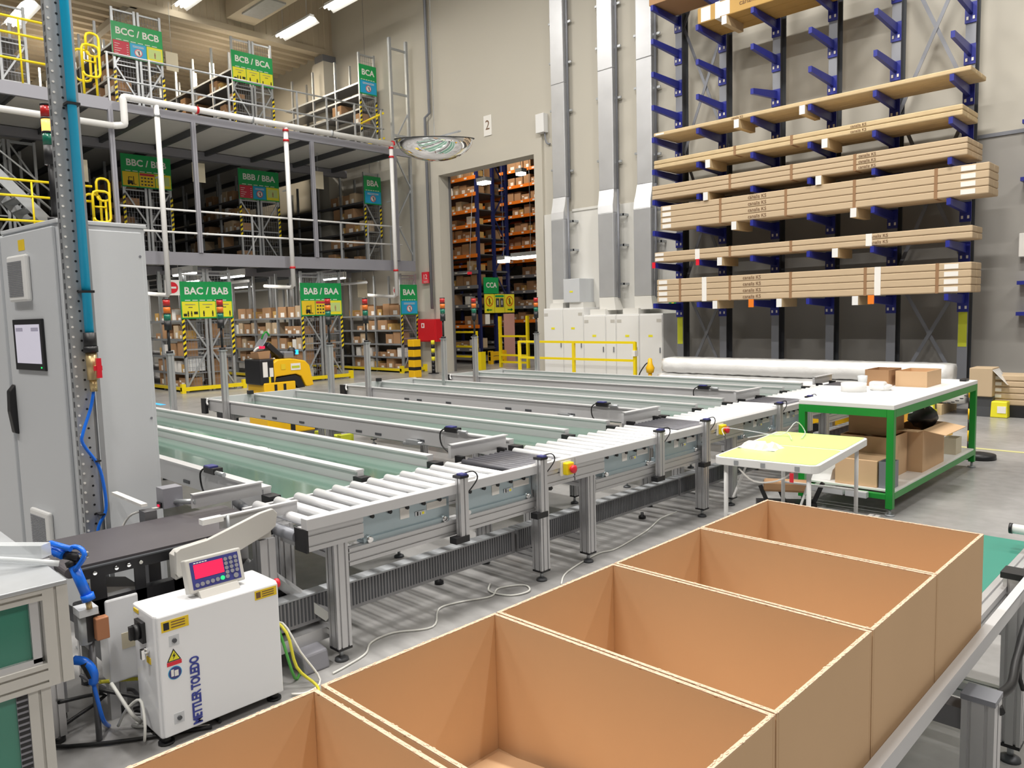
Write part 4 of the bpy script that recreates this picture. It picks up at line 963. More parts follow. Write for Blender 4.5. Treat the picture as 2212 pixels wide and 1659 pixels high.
# ------------------------------------------------------------------ four twin belt lanes
XL0, XL1 = -9.0, -3.92
LL = ['nearest twin green belt conveyor lane beside the grey switch cabinet', 'second twin green belt lane from the scale cabinet',
      'third twin green belt lane, next to the yellow vehicle', 'farthest twin green belt lane in front of the doorway']
LY = [2.0, 3.95, 5.90, 7.80]
def lane(k):
    y0 = LY[k]; w = 1.22
    t = thing('belt_conveyor', LL[k], 'belt conveyor', (XL0, y0, 0), group='twin green belt conveyor lanes')
    for (a, b, nm, z1) in ((y0, y0+.045, 'side_rail', .775), (y0+.60, y0+.645, 'centre_rail', .775), (y0+w-.045, y0+w, 'side_rail', .775)):
        x1 = XL1 if nm == 'side_rail' else XL1+.03
        MB().box(XL0, x1, a, b, .635, z1-.012, ALU_L).box(XL0, x1, a-.012, b+.004, z1-.012, z1, ALU_L).build(nm, t)
    MB().box(XL0-.05, XL0-.01, y0-.02, y0+w+.02, .665, .785, ALU_L).build('end_rail', t)
    for a, b in ((y0+.047, y0+.598), (y0+.647, y0+w-.047)):
        m = MB(); r = .038; xa, xb = XL0+.02, XL1+.10; zc = .655
        path = [(xa, zc+r), (xb, zc+r)] + [(xb+r*sin(pi*q/8), zc+r*cos(pi*q/8)) for q in range(1, 8)] + [(xb, zc-r), (xa, zc-r)] + [(xa-r*sin(pi*q/8), zc-r*cos(pi*q/8)) for q in range(1, 8)]
        m.prism(path, 'y', a, b, BELT_G)
        m.build('belt', t)
    for yy in (y0+.62, y0+w-.02, y0+.02): B(XL1-.0, XL1+.09, yy-.035, yy+.035, .62, .735, BLACK).build('end_block', t)
    for x in (-8.45, -6.4, -4.3):
        for yy in (y0+.03, y0+w-.03): leg_at(t, x, yy, .635, s=.06)
        MB().prof('x' if 0 else 'y', y0+.06, y0+w-.06, x-.03, x+.03, .58, .635, ALU).build('cross_beam', t)
    for x in (-7.7, -7.45, -6.9, -5.9, -5.6, -5.0): B(x, x+.09, y0-.006, y0, .655, .675, DGREY).build('rail_slot', t)
    # drive end bracket and motor
    B(XL0-.09, XL0+.02, y0-.05, y0-.012, .60, .78, BLACK).build('tension_bracket', t); B(XL0+.1, XL0+.35, y0+.05, y0+.2, .5, .62, DGREY).build('motor', t)
    MB().tube([(XL0+.03, y0-.02, .79), (XL0+.03, y0-.03, .74), (XL0+.05, y0-.03, .71)], .012, WHITE, 6).build('plug_lead', t)
    B(XL0-.01, XL0+.05, y0+.5, y0+.56, .785, .83, BLACK).build('end_sensor', t)
    # light barrier on the front rail
    s = MB().box(-4.62, -4.48, y0-.03, y0+.03, .775, .812, BLACK).box(-4.60, -4.52, y0-.035, y0+.02, .812, .822, NAVY).build('light_barrier', t)
    MB().tube([(-4.62, y0-.02, .80), (-4.67, y0-.03, .76), (-4.66, y0-.025, .66), (-4.55, y0-.025, .6)], .006, RUBBER, 6).build('sensor_lead', s)
    MB().cyl((-4.46, y0-.02, .79), (-4.36, y0-.02, .79), .014, GALV, 8).build('clamp', s)
    if k: MB().box(-5.1, -4.95, y0-.05, y0-.01, .64, .67, GALV).cyl((-5.15, y0-.03, .63), (-4.9, y0-.03, .65), .015, GALV, 8).build('cylinder', t)
    return t
for k in range(4): lane(k)
# signal towers at the lane ends
def tower(x, y, label):
    t = thing('signal_tower', label, 'signal light', (x, y, .6), group='red amber green signal towers')
    p = MB().prof('z', .45, 1.36, x-.03, x+.03, y-.03, y+.03, ALU).build('post', t)
    B(x-.04, x+.04, y-.04, y+.04, 1.36, 1.375, GALV).build('cap_plate', t)
    MB().cyl((x, y, 1.375), (x, y, 1.67), .014, BLACK, 10).cyl((x, y, 1.375), (x, y, 1.40), .035, BLACK, 12).build('pole', t)
    MB().cyl((x, y, 1.62), (x, y, 1.72), .037, BLACK, 16).build('lamp_base', t)
    for z, m, nm in ((1.722, LAMP_G, 'green_lamp'), (1.798, LAMP_A, 'amber_lamp'), (1.874, LAMP_R, 'red_lamp')):
        l = MB().cyl((x, y, z), (x, y, z+.068), .035, m, 18).build(nm, t)
        MB().cyl((x, y, z+.067), (x, y, z+.0755), .037, BLACK, 18).build('ring', l)
for k, (x, y, l) in enumerate(((-8.25, 3.24, 'signal tower in front of the BAC / BAB sign, left one'), (-8.45, 3.91, 'signal tower overlapping the right part of BAC / BAB sign'),
        (-8.25, 5.19, 'signal tower in front of the BAB / BAA sign'), (-8.42, 5.86, 'signal tower between the BAB / BAA and BAA signs'),
        (-8.3, 7.09, 'signal tower at the left jamb of the doorway'), (-8.36, 7.75, 'signal tower beside the CCA sign'), (-8.3, 9.05, 'signal tower at the right jamb of the doorway'))):
    tower(x, y, l)

# ------------------------------------------------------------------ yellow floor vehicle between the lanes and the racks
vx, vy = -14.5, 7.48
t = thing('tow_vehicle', 'yellow electric floor vehicle with black backrest behind the belt lanes', 'vehicle', (vx, vy, 0))
hood = [(0, .36), (.0, .84), (.10, .90), (.42, .90), (.72, .84), (.82, .74), (.90, .32), (.80, .30), (.72, .30), (.62, .52), (.50, .58), (.05, .55)]
m = MB(); m.prism([(vy+.12+u, w) for u, w in hood], 'x', vx-.32, vx+.32, YEL_O); hd = m.build('hood', t, bev=.02)
B(vx+.325, vx+.33, vy+.50, vy+.72, .66, .80, PAPER).build('badge', hd); B(vx+.33, vx+.333, vy+.52, vy+.70, .70, .75, YEL_H).build('badge_bar', hd)
B(vx+.325, vx+.33, vy+.28, vy+.38, .69, .80, YEL_L).build('vent', hd)
MB().prism([(vy+.14, .52), (vy+.60, .56), (vy+.72, .50), (vy+.82, .29), (vy+.66, .28), (vy+.55, .45), (vy+.14, .45)], 'x', vx-.3, vx+.3, BLACK).build('under_panel', t)
B(vx-.33, vx+.33, vy-.18, vy+.13, .40, .92, BLACK).build('control_tower', t, bev=.03)
MB().box(vx+.33, vx+.34, vy-.12, vy-.02, .56, .86, PAPER).box(vx+.33, vx+.34, vy+.02, vy+.10, .56, .74, PAPER).build('paper_label', t); B(vx+.33, vx+.34, vy+.0, vy+.04, .44, .56, YEL).build('key_tag', t)
B(vx-.35, vx+.35, vy-.12, vy+.58, .18, .44, YEL_O).build('chassis', t, bev=.02)
B(vx-.4, vx+.4, vy-.2, vy+.95, .10, .19, DGREY).build('base_plate', t)
for yy in (vy, vy+.75):
    for xx in (vx-.3, vx+.22): MB().cyl((xx, yy, .1), (xx+.08, yy, .1), .1, BLACK, 18).build('wheel', t)
MB().box(vx+.352, vx+.356, vy+.1, vy+.16, .2, .40, BLACK).box(vx+.352, vx+.356, vy+.3, vy+.36, .2, .4, BLACK).build('chassis_stripe', t)
MB().bar((vx, vy+.42, .92), (vx, vy+.10, 1.22), .34, .12, BLACK, (0,1,1)).build('backrest', t, bev=.03)
B(vx-.2, vx+.2, vy+.44, vy+.66, .90, 1.04, MGREY).build('seat_box', t, bev=.02)
MB().lathe([(.001, -.1), (.06, -.085), (.1, 0), (.06, .09), (.001, .1)], (vx, vy+.72, 1.02), BLACK, 18).cyl((vx, vy+.70, .86), (vx, vy+.72, .95), .02, BLACK, 8).build('tiller_head', t)
MB().box(vx+.05, vx+.10, vy+.77, vy+.82, .97, 1.06, LEDB).build('blue_lamp', t)
s = MB().bar((vx+.05, vy+.10, .90), (vx+.05, vy+.13, 1.02), .16, .03, BLACK, (1,0,0)).build('display', t)
MB().box(vx+.13, vx+.14, vy+.06, vy+.17, .92, 1.01, NAVY).build('display_screen', s)
MB().lathe([(0, 0), (.03, 0), (.025, .03), (0, .035)], (vx+.2, vy+.20, .90), CREAM, 12).build('knob', t)
# things lying on the vehicle
m = MB().prism([(vy-.12, .925), (vy+.10, .925), (vy+.12, 1.08), (vy-.15, 1.06)], 'x', vx-.1, vx+.22, CARD_D)
tag(m.build('carton'), 'small open tan carton on the front of the yellow vehicle', 'carton')
t2 = thing('work_bag', 'grey and green soft bag lying on top of the yellow vehicle', 'bag', (vx, vy+.02, 1.22))
bag = MB(); ring = []
for i in range(9):
    f = i/8; yy = vy-.1+f*.24; zz = 1.08+f*.34; rr = .10*sin(pi*min(max(f*.86+.1, 0), 1))+.02
    for q in range(12): ring.append((vx+.05+rr*1.5*cos(q*pi/6), yy+rr*.9*sin(q*pi/6)*.7, zz+rr*.6*sin(q*pi/6)))
bag.add(ring, [(i*12+q, i*12+(q+1)%12, (i+1)*12+(q+1)%12, (i+1)*12+q) for i in range(8) for q in range(12)] + [tuple(range(12)), tuple(96+q for q in range(12))], MGREY, True); bag.build('bag_body', t2)
MB().tube([(vx+.12, vy+.0, 1.32), (vx+.16, vy+.03, 1.42), (vx+.14, vy+.10, 1.46), (vx+.14, vy+.16, 1.38)], .018, GREEN, 8).build('green_strap', t2)
B(vx+.15, vx+.20, vy-.09, vy+.02, 1.13, 1.18, LEDR).build('red_patch', t2)
MB().tube([(vx+.1, vy-.17, 1.08), (vx+.15, vy-.1, 1.15), (vx+.15, vy+.02, 1.13)], .02, PAPER, 8).build('white_strap', t2)

t = thing('floor_unit', 'low yellow floor unit with black stripe below the second belt lane', 'floor unit', (-10.2, 5.5, 0))
B(-10.5, -9.95, 5.2, 5.95, .06, .30, YEL_O).build('body', t, bev=.015); B(-10.55, -9.9, 5.15, 6.5, .0, .06, DGREY).build('base_plate', t)
B(-9.948, -9.94, 5.55, 5.62, .08, .28, BLACK).build('stripe', t); B(-10.45, -10.0, 5.98, 6.3, .06, .26, DGREY).build('drive_box', t); B(-10.3, -10.0, 6.3, 6.45, .06, .16, YEL_O).build('bumper', t)
t = thing('floor_guard', 'low lime yellow floor guard between second and third belt lanes', 'floor guard', (-8.9, 5.6, 0))
B(-9.15, -8.95, 5.45, 5.75, .0, .18, YEL_H).build('block', t, bev=.01); B(-8.95, -8.6, 5.55, 5.65, .05, .13, YEL_H).build('rail', t); B(-8.66, -8.58, 5.5, 5.7, 0, .16, YEL_H).build('block', t)
# ------------------------------------------------------------------ open cartons on the packing conveyor
BZ = .665
def open_box(x0, x1, y0, y1, z1, label, flap=False):
    t = thing('open_carton', label, 'open carton', ((x0+x1)/2, (y0+y1)/2, BZ), group='open cartons on the packing conveyor')
    w = .0085; zt = z1-.0015
    m = MB()
    m.box(x0, x1, y0, y0+w, BZ, zt, CARD).box(x0, x1, y1-w, y1, BZ, zt, CARD).box(x0, x0+w, y0+w, y1-w, BZ, zt, CARD).box(x1-w, x1, y0+w, y1-w, BZ, zt, CARD)
    m.box(x0+w, x1-w, y0+w, y1-w, BZ, BZ+.008, CARD)
    m.build('box_body', t, bev=.0015)
    e = MB()
    e.box(x0, x1, y0, y0+w, zt, z1, CARD_E).box(x0, x1, y1-w, y1, zt, z1, CARD_E).box(x0, x0+w, y0+w, y1-w, zt, z1, CARD_E).box(x1-w, x1, y0+w, y1-w, zt, z1, CARD_E)
    rr = random.Random(int(y0*100)); n = 60
    for k in range(n):                                   # frayed fluting of the cut rim
        for (a, b, ax) in ((y0+rr.uniform(0, w), 0, 'x'), (y1-rr.uniform(0, w), 0, 'x')):
            xx = x0+(x1-x0)*(k+rr.random())/n; e.box(xx-.003, xx+.003, a-.0012, a+.0012, z1-.001, z1+rr.uniform(.0003, .0010), CARD_E)
        yy = y0+(y1-y0)*(k+rr.random())/n
        for xx in (x0+rr.uniform(0, w), x1-rr.uniform(0, w)): e.box(xx-.0012, xx+.0012, yy-.003, yy+.003, z1-.001, z1+rr.uniform(.0003, .0010), CARD_E)
    e.build('cut_rim', t)
    MB().box(x0+w, x1-w, (y0+y1)/2-.0015, (y0+y1)/2+.0015, BZ+.008, BZ+.0095, CARD_S).build('bottom_seam', t)
    if flap:
        f = MB(); a = (x0+w, x0+.33)
        f.add([(x0+.03, y1-.03, BZ+.012), (x0+.30, y1-.03, BZ+.05), (x0+.30, y0+.05, BZ+.055), (x0+.03, y0+.05, BZ+.015),
               (x0+.03, y1-.03, BZ+.017), (x0+.30, y1-.03, BZ+.055), (x0+.30, y0+.05, BZ+.06), (x0+.03, y0+.05, BZ+.02)],
              [(3,2,1,0),(4,5,6,7),(0,1,5,4),(1,2,6,5),(2,3,7,6),(3,0,4,7)], CARD)
        f.build('loose_flap', t, label='bent inner flap of the carton')
    return t
for k, (a, b, l) in enumerate(((.262, .722, 'nearest open carton, cut by the bottom edge'), (.735, 1.203, 'second open carton from the camera with a loose flap inside'),
        (1.208, 1.662, 'third open carton from the camera on the conveyor'), (1.668, 2.122, 'fourth open carton from the camera on the conveyor'), (2.127, 2.592, 'farthest open carton, at the end of the row on green belt'))):
    open_box(-1.257+(0 if k else .004), -.566, a, b, 1.0, l, flap=(k == 1))

# packing conveyor with matt green belt
t = thing('belt_conveyor', 'green belt conveyor carrying the five open cartons', 'belt conveyor', (-.95, 1.5, 0))
m = MB(); r = .03; zc = .634; xa, xb = -.6, 3.82
path = [(xa, zc+r), (xb, zc+r)] + [(xb+r*sin(pi*q/8), zc+r*cos(pi*q/8)) for q in range(1, 8)] + [(xb, zc-r), (xa, zc-r)] + [(xa-r*sin(pi*q/8), zc-r*cos(pi*q/8)) for q in range(1, 8)]
m.prism(path, 'x', -1.28, -.665, BELT_R); m.build('belt', t)
for a, b in ((-.662, -.612), (-1.335, -1.285)): MB().prof('y', -.7, 3.86, a, b, .565, .668, ALU, 1, 2).build('side_rail', t)
MB().box(-.555, -.543, -.7, 3.55, .655, .725, ALU_L).box(-.556, -.53, -.7, 3.55, .72, .7255, ALU_L).build('guide_rail', t)
MB().box(-1.30, -1.288, -.7, 3.55, .668, .715, ALU_L).build('guide_rail', t)
for y in (.6, 2.32): 
    b = MB().prof('z', .40, .615, -.540, -.46, y-.04, y+.04, ALU, 2, 1).build('guide_support', t); B(-.542, -.458, y-.042, y+.042, .615, .63, MGREY).build('support_cap', b)
    MB().box(-.615, -.54, y-.03, y+.03, .52, .58, ALU_D).build('support_arm', b)
for y in (.2, 1.75, 3.19):
    leg_at(t, -.59, y, .70 if y > 3 else .565, s=.07); leg_at(t, -1.31, y, .565, s=.07)
    MB().prof('x', -1.275, -.625, y-.03, y+.03, .20, .26, ALU).build('cross_beam', t)
    MB().prof('x', -1.275, -.625, y-.03, y+.03, .48, .54, ALU).build('cross_beam', t)
B(-.632, -.548, 3.145, 3.235, .70, .722, BLACK).build('post_cap', t)
MB().tube([(-.46, 2.34, .58), (-.48, 2.40, .59), (-.47, 2.52, .585), (-.48, 2.63, .61), (-.48, 2.73, .66), (-.49, 2.86, .69), (-.52, 3.05, .70)], .013, RUBBER, 10).build('cable', t)
MB().tube([(-.55, 3.15, .30), (-.57, 3.12, .42), (-.55, 3.12, .55)], .008, RUBBER, 8).build('cable', t)
s = MB().cyl((-.70, 3.68, .75), (-.35, 3.68, .75), .02, WHITE, 14).cyl((-.712, 3.68, .75), (-.70, 3.68, .75), .022, BLACK, 14).build('light_tube', t)
B(-.45, -.41, 3.68, 3.72, .60, .73, ALU).build('tube_holder', s)

# ------------------------------------------------------------------ scale cabinet
t = thing('scale_cabinet', 'white scale control cabinet with blue METTLER TOLEDO lettering', 'cabinet', (-3.17, 1.335, 0))
B(-3.295, -3.065, 1.07, 1.605, .035, .55, WHITEG).build('housing', t, bev=.012, seg=3)
d = B(-3.065, -3.048, 1.078, 1.597, .045, .545, WHITEG).build('door', t, bev=.006)
def face_label(y0, y1, z0, z1, m, nm, par, x=-3.048, th=.0012): return B(x, x+th, y0, y1, z0, z1, m).build(nm, par)
l = face_label(1.092, 1.20, .478, .522, YEL_L, 'warning_label', d); face_label(1.10, 1.122, .485, .515, BLACK, 'mark', l, -3.0468, .0006); bpy.data.objects[l.children[0].name].name
m = MB()
for q in range(3): m.box(-3.0468, -3.0462, 1.13, 1.185, .488+q*.011, .492+q*.011, INK)
m.build('label_lines', l)
l = face_label(1.487, 1.588, .495, .535, YEL_L, 'warning_label', d)
m = MB(); m.box(-3.0468, -3.0462, 1.493, 1.513, .502, .528, INK)
for q in range(3): m.box(-3.0468, -3.0462, 1.52, 1.575, .503+q*.010, .507+q*.010, INK)
m.build('label_lines', l)
for z in (.435, .112):
    k = face_label(1.118, 1.158, z-.022, z+.022, LGREY, 'lock_plate', d); MB().cyl((-3.047, 1.138, z), (-3.04, 1.138, z), .009, DGREY, 12).build('lock', k)
tr = MB(); tr.prism([(1.105, .352), (1.160, .352), (1.1325, .402)], 'x', -3.048, -3.0466, BLACK); tr.prism([(1.111, .3555), (1.154, .3555), (1.1325, .395)], 'x', -3.0466, -3.0460, YEL_S)
tr.prism([(1.137, .388), (1.126, .372), (1.132, .372), (1.128, .358), (1.140, .376), (1.134, .376)], 'x', -3.0460, -3.0455, BLACK); tr.build('high_voltage_sign', d)
face_label(1.104, 1.162, .334, .350, REDP, 'red_label', d)
MB().cyl((-3.048, 1.133, .302), (-3.0466, 1.133, .302), .027, SBLUE, 24).cyl((-3.0466, 1.133, .302), (-3.046, 1.133, .302), .0245, NAVY, 24).box(-3.0458, -3.0452, 1.117, 1.128, .29, .318, PAPER).box(-3.0458, -3.0452, 1.131, 1.146, .288, .312, PAPER).build('mandatory_sign', d)
text('METTLER TOLEDO', .052, (-3.046, 1.213, .20), (0,0,1), (0,-1,0), INKB, d, 'lettering', bold=.0016, squeeze=.66)
# left side of cabinet: switch, lock, labels
p = MB().box(-3.235, -3.155, 1.055, 1.07, .415, .50, BLACK).cyl((-3.195, 1.055, .457), (-3.195, 1.035, .457), .032, BLACK, 18).box(-3.205, -3.185, 1.02, 1.036, .43, .485, BLACK).build('main_switch', t)
MB().box(-3.27, -3.22, 1.067, 1.07, .52, .535, YEL_L).box(-3.16, -3.12, 1.067, 1.07, .335, .36, YEL_L).build('side_label', t)
MB().cyl((-3.14, 1.07, .39), (-3.14, 1.05, .39), .014, CHROME, 12).box(-3.15, -3.13, 1.04, 1.052, .36, .40, CHROME).build('key_lock', t)
MB().lathe([(0, 0), (.014, 0), (.014, .008), (.021, .01), (.02, .022), (0, .024)], (-3.10, 1.605, .525), REDP, 16, 'y').build('emergency_stop', t)
for x in (-3.26, -3.10):
    for y in (1.10, 1.575): MB().cyl((x, y, 0), (x, y, .036), .02, BLACK, 12).cyl((x, y, 0), (x, y, .01), .032, BLACK, 12).build('foot', t)
# weighing terminal on top
t = thing('scale_terminal', 'grey weighing terminal with red display and round keys', 'weighing terminal', (-3.17, 1.41, .55))
O = Vector((-3.125, 1.243, .572)); U = Vector((0, 1, 0)); V = Vector((-.26, 0, .966)); N = Vector((.966, 0, .26))
def tb(m, u0, u1, v0, v1, n0, n1, mm):
    return m.add([O+U*u+V*v+N*n for u in (u0, u1) for v in (v0, v1) for n in (n0, n1)], [(0,1,3,2),(4,6,7,5),(0,4,5,1),(2,3,7,6),(0,2,6,4),(1,5,7,3)], mm)
tb(MB(), 0, .245, 0, .142, -.05, 0, BEIGE).build('housing', t, bev=.006)
k = tb(MB(), .018, .228, .014, .128, 0, .0012, NAVY).build('keypad_panel', t)
tb(MB(), .032, .158, .056, .115, .0012, .0022, LEDR).build('red_display', k)
for i in range(3):
    for j in range(4):
        c = O+U*(.170+.022*i)+V*(.108-.0185*j)+N*.0012; MB().cyl(c, c+N*.003, .0082, GREYP, 12).build('key', k)
for i in range(7):
    c = O+U*(.036+.022*i)+V*(.030+.0025*i*.3)+N*.0012; MB().cyl(c, c+N*.003, .0088, LEDG if i == 5 else GREYP, 12).build('green_key' if i == 5 else 'key', k)
c = O+U*.205+V*.03+N*.0012; MB().cyl(c, c+N*.003, .011, GREYP, 12).build('key', k)
m = MB()
for i in range(5): tb(m, .034+.012*i, .043+.012*i, .119, .123, .0012, .0018, PAPER)
m.build('name_strip', k)
MB().prism([(-3.21, .55), (-3.10, .55), (-3.12, .575), (-3.20, .60)], 'y', 1.28, 1.45, BEIGE).build('stand', t)

# ------------------------------------------------------------------ checkweigher with black belt
t = thing('checkweigher', 'black belt checkweigher between the machine frame and roller conveyor', 'checkweigher', (-3.72, 1.4, 0))
m = MB(); r = .022; zc = .678; xa, xb = .90, 1.80
path = [(xa, zc+r), (xb, zc+r)] + [(xb+r*sin(pi*q/8), zc+r*cos(pi*q/8)) for q in range(1, 8)] + [(xb, zc-r), (xa, zc-r)] + [(xa-r*sin(pi*q/8), zc-r*cos(pi*q/8)) for q in range(1, 8)]
m.prism(path, 'x', -4.0, -3.47, BELT_K); m.build('belt', t)
MB().box(-3.468, -3.455, .92, 1.80, .64, .685, BLACKM).box(-3.468, -3.45, .9, 1.8, .684, .69, DGREY).build('side_frame', t)
B(-4.015, -4.002, .92, 1.80, .60, .685, BLACKM).build('side_frame', t)
pl = MB()                                                    # side plate with windows
for (a, b, z0, z1) in ((.97, 1.03, .46, .645), (1.145, 1.19, .46, .645), (1.31, 1.50, .46, .645), (.97, 1.50, .46, .54)): pl.box(-3.468, -3.458, a, b, z0, z1, BLACKM)
pl.build('window_plate', t)
for y in (.985, 1.07, 1.12, 1.17, 1.30, 1.47, 1.56): MB().cyl((-3.455, y, .662), (-3.443, y, .662), .008, CHROME, 10).build('bolt', t)
B(-3.95, -3.50, 1.02, 1.48, .22, .40, DGREY).build('weigh_cell', t, bev=.01)
MB().prism([(1.05, .44), (1.28, .44), (1.20, .52), (1.05, .56)], 'x', -3.75, -3.55, BEIGE).build('motor_cover', t)
for x in (-3.92, -3.53):
    for y in (1.06, 1.44): MB().prof('z', .02, .22, x-.03, x+.03, y-.03, y+.03, ALU).cyl((x, y, 0), (x, y, .03), .035, DGREY, 12).build('leg', t)
m = MB(); m.prism([(1.28, .70), (1.30, .712), (1.42, .722), (1.68, .792), (1.745, .80), (1.765, .775), (1.755, .715), (1.72, .69), (1.56, .635), (1.36, .60), (1.285, .585), (1.275, .60)], 'x', -3.36, -3.335, BEIGE)
m.prism([(1.28, .68), (1.30, .697), (1.45, .71), (1.46, .70), (1.45, .60), (1.28, .57)], 'x', -3.42, -3.36, BEIGE); m.build('drive_cover', t, bev=.003)
MB().box(-3.455, -3.36, 1.66, 1.74, .66, .70, BEIGE).build('cover_bracket', t)
g = MB().box(-3.43, -3.42, 1.52, 1.92, .735, .795, ALU_L).box(-3.435, -3.405, 1.52, 1.92, .79, .797, ALU_L).box(-3.44, -3.40, 1.43, 1.53, .775, .80, WHITE).build('guide_rail', t)
MB().cyl((-3.40, 1.55, .66), (-3.40, 1.55, .80), .008, GALV, 8).cyl((-3.40, 1.55, .69), (-3.38, 1.55, .69), .014, CHROME, 10).box(-3.42, -3.385, 1.53, 1.57, .655, .68, GALV).build('guide_post', g)
MB().box(-3.93, -3.92, 1.60, 1.99, .735, .81, ALU_L).box(-3.935, -3.90, 1.60, 1.99, .805, .812, ALU_L).build('guide_rail', t)
# far guide arm with sensor
a = MB().cyl((-4.04, 1.56, .76), (-3.92, 1.62, .77), .014, GALV, 10).box(-4.5, -4.06, 1.40, 1.43, .76, .775, PAPER).build('guide_arm', t)
MB().box(-4.12, -4.03, 1.50, 1.60, .735, .84, GREYP).box(-4.10, -4.05, 1.49, 1.50, .74, .765, BLACK).box(-4.08, -4.06, 1.485, 1.49, .745, .755, LEDR).build('arm_sensor', a)
MB().tube([(-4.06, 1.5, .74), (-4.15, 1.44, .72), (-4.25, 1.40, .68), (-4.28, 1.36, .60)], .006, PAPER, 8).build('sensor_lead', a)
B(-4.10, -4.02, 1.40, 1.46, .02, .74, ALU_D).build('arm_post', a)
MB().cyl((-4.05, 1.90, .69), (-3.81, 1.85, .69), .024, DGREY, 14).build('end_roller', t)
MB().prof('z', .0, .64, -3.48, -3.40, 1.70, 1.78, ALU).build('leg', t)
# tilted struts and black box under the roller conveyor start
t = thing('strut_frame', 'crossed grey struts under the near end of the roller conveyor', 'frame', (-3.5, 1.9, 0))
for (a, b) in (((-3.62, 1.72, .48), (-3.40, 2.02, .16)), ((-3.55, 1.72, .50), (-3.30, 2.0, .2))): MB().bar(a, b, .045, .045, ALU).build('strut', t)
B(-3.72, -3.28, 1.66, 2.03, .10, .16, ALU).build('base_beam', t); B(-3.66, -3.62, 1.66, 1.74, .10, .62, ALU).build('upright', t)
tag(B(-3.62, -3.45, 1.74, 1.9, .17, .33, BLACK).build('motor_box', bev=.015), 'black motor box beside the crossed struts near scale cabinet', 'motor')
for (pts, r, m, l) in (([(-3.42, 1.66, .20), (-3.28, 1.66, .30), (-3.15, 1.68, .26), (-3.11, 1.70, .10), (-3.05, 1.76, .012), (-2.98, 1.72, .012), (-3.0, 1.62, .012)], .007, YCABLE, 'yellow cable looping to the floor beside scale cabinet'),
        ([(-3.40, 1.68, .24), (-3.25, 1.66, .32), (-3.20, 1.68, .22), (-3.17, 1.72, .02), (-3.25, 1.80, .01)], .007, GCABLE, 'green cable hanging down beside the scale cabinet'),
        ([(-3.40, 1.70, .22), (-3.22, 1.70, .28), (-3.14, 1.74, .15), (-3.08, 1.80, .012), (-3.02, 1.70, .010), (-3.06, 1.64, .010)], .005, PAPER, 'pale cable looping to the floor beside scale cabinet')):
    tag(MB().tube(pts, r, m, 8).build('cable'), l, 'cable')
tag(MB().prism([(-3.36, 0), (-3.18, 0), (-3.20, .09), (-3.34, .11)], 'y', 1.78, 1.92, GREYP).build('cable_box', bev=.01), 'small grey box on the floor behind the scale cabinet', 'box')
tag(MB().tube([(-3.10, 1.88, .006), (-3.12, 1.98, .006), (-3.16, 2.11, .006), (-3.25, 2.21, .006), (-3.26, 2.36, .006), (-3.16, 2.55, .006), (-3.33, 2.74, .006), (-3.31, 2.9, .006), (-3.24, 3.07, .006), (-3.30, 3.20, .006), (-3.22, 3.34, .006), (-3.12, 3.28, .010), (-3.16, 3.16, .006), (-3.30, 3.12, .008), (-3.40, 3.22, .006)], .0055, WCABLE, 8, 6).build('floor_cable'), 'thin pale cable curling on the floor before the first conveyor leg', 'cable')
tag(MB().tube([(-3.05, 3.50, .006), (-3.17, 3.70, .006), (-3.25, 4.11, .006), (-3.22, 4.3, .006), (-3.29, 4.72, .006), (-3.34, 4.92, .006), (-3.42, 5.18, .006), (-3.38, 5.35, .03)], .0055, WCABLE, 8, 6).build('floor_cable'), 'thin pale cable on the floor between second and third conveyor legs', 'cable')
for (x, y, l) in ((-3.66, 3.02, 'small dark clamp lying on the floor under the nearest roller conveyor'), (-3.55, 5.1, 'small dark clamp lying on the floor under the second roller module')):
    tag(MB().lathe([(0, 0), (.03, 0), (.03, .02), (.012, .03), (.012, .05), (0, .05)], (x, y, 0), BLACK, 10).build('floor_clamp'), l, 'clamp')
tag(MB().prof('y', 4.75, 6.15, -2.98, -2.90, 0.0, .03, ALU).build('floor_rail'), 'flat metal rail lying on the floor beside the lime folding table', 'rail')

# ------------------------------------------------------------------ machine frame at the left edge
t = thing('machine_frame', 'aluminium machine guard with green glass panels cut by left edge', 'machine', (-3.5, .3, 0))
MB().box(-4.05, -2.995, -.6, .765, .785, .80, GALV).build('top_plate', t, bev=.003)
MB().prof('z', .43, .785, -3.08, -3.0, .685, .765, BEIGE, 1, 1).build('corner_post', t)
MB().prof('z', .0, .43, -3.08, -3.01, .62, .69, BEIGE, 1, 1).build('leg', t)
MB().prof('y', -.6, .685, -3.08, -3.0, .745, .785, BEIGE, 1, 1).build('upper_beam', t)
MB().prof('y', -.6, .685, -3.08, -3.0, .43, .515, BEIGE, 1, 2).build('lower_beam', t)
f = MB().box(-3.02, -3.008, .645, .672, .525, .745, ALU).box(-3.02, -3.008, -.6, .672, .515, .54, ALU).build('window_frame', t)
B(-3.03, -3.022, -.6, .645, .54, .745, GLASSG).build('green_panel', t)
B(-3.03, -3.022, -.6, .60, .0, .43, GLASSG).build('green_panel', t)
v = MB(); v.box(-3.024, -3.016, .585, .625, 0, .43, GREYP)
for k in range(20): v.box(-3.016, -3.013, .586, .618, .01+k*.021, .021+k*.021, BLACK)
v.build('slotted_strip', t)
MB().prof('x', -4.0, -3.08, .685, .765, .43, .515, BEIGE, 1, 1).prof('x', -4.0, -3.08, .70, .765, .745, .785, BEIGE, 1, 1).build('side_beam', t)
for x, y in ((-3.45, .80), (-3.65, .86)):
    MB().prof('z', .03, .76, x-.03, x+.03, y-.03, y+.03, ALU).cyl((x, y, 0), (x, y, .03), .03, BLACK, 12).build('leg', t)
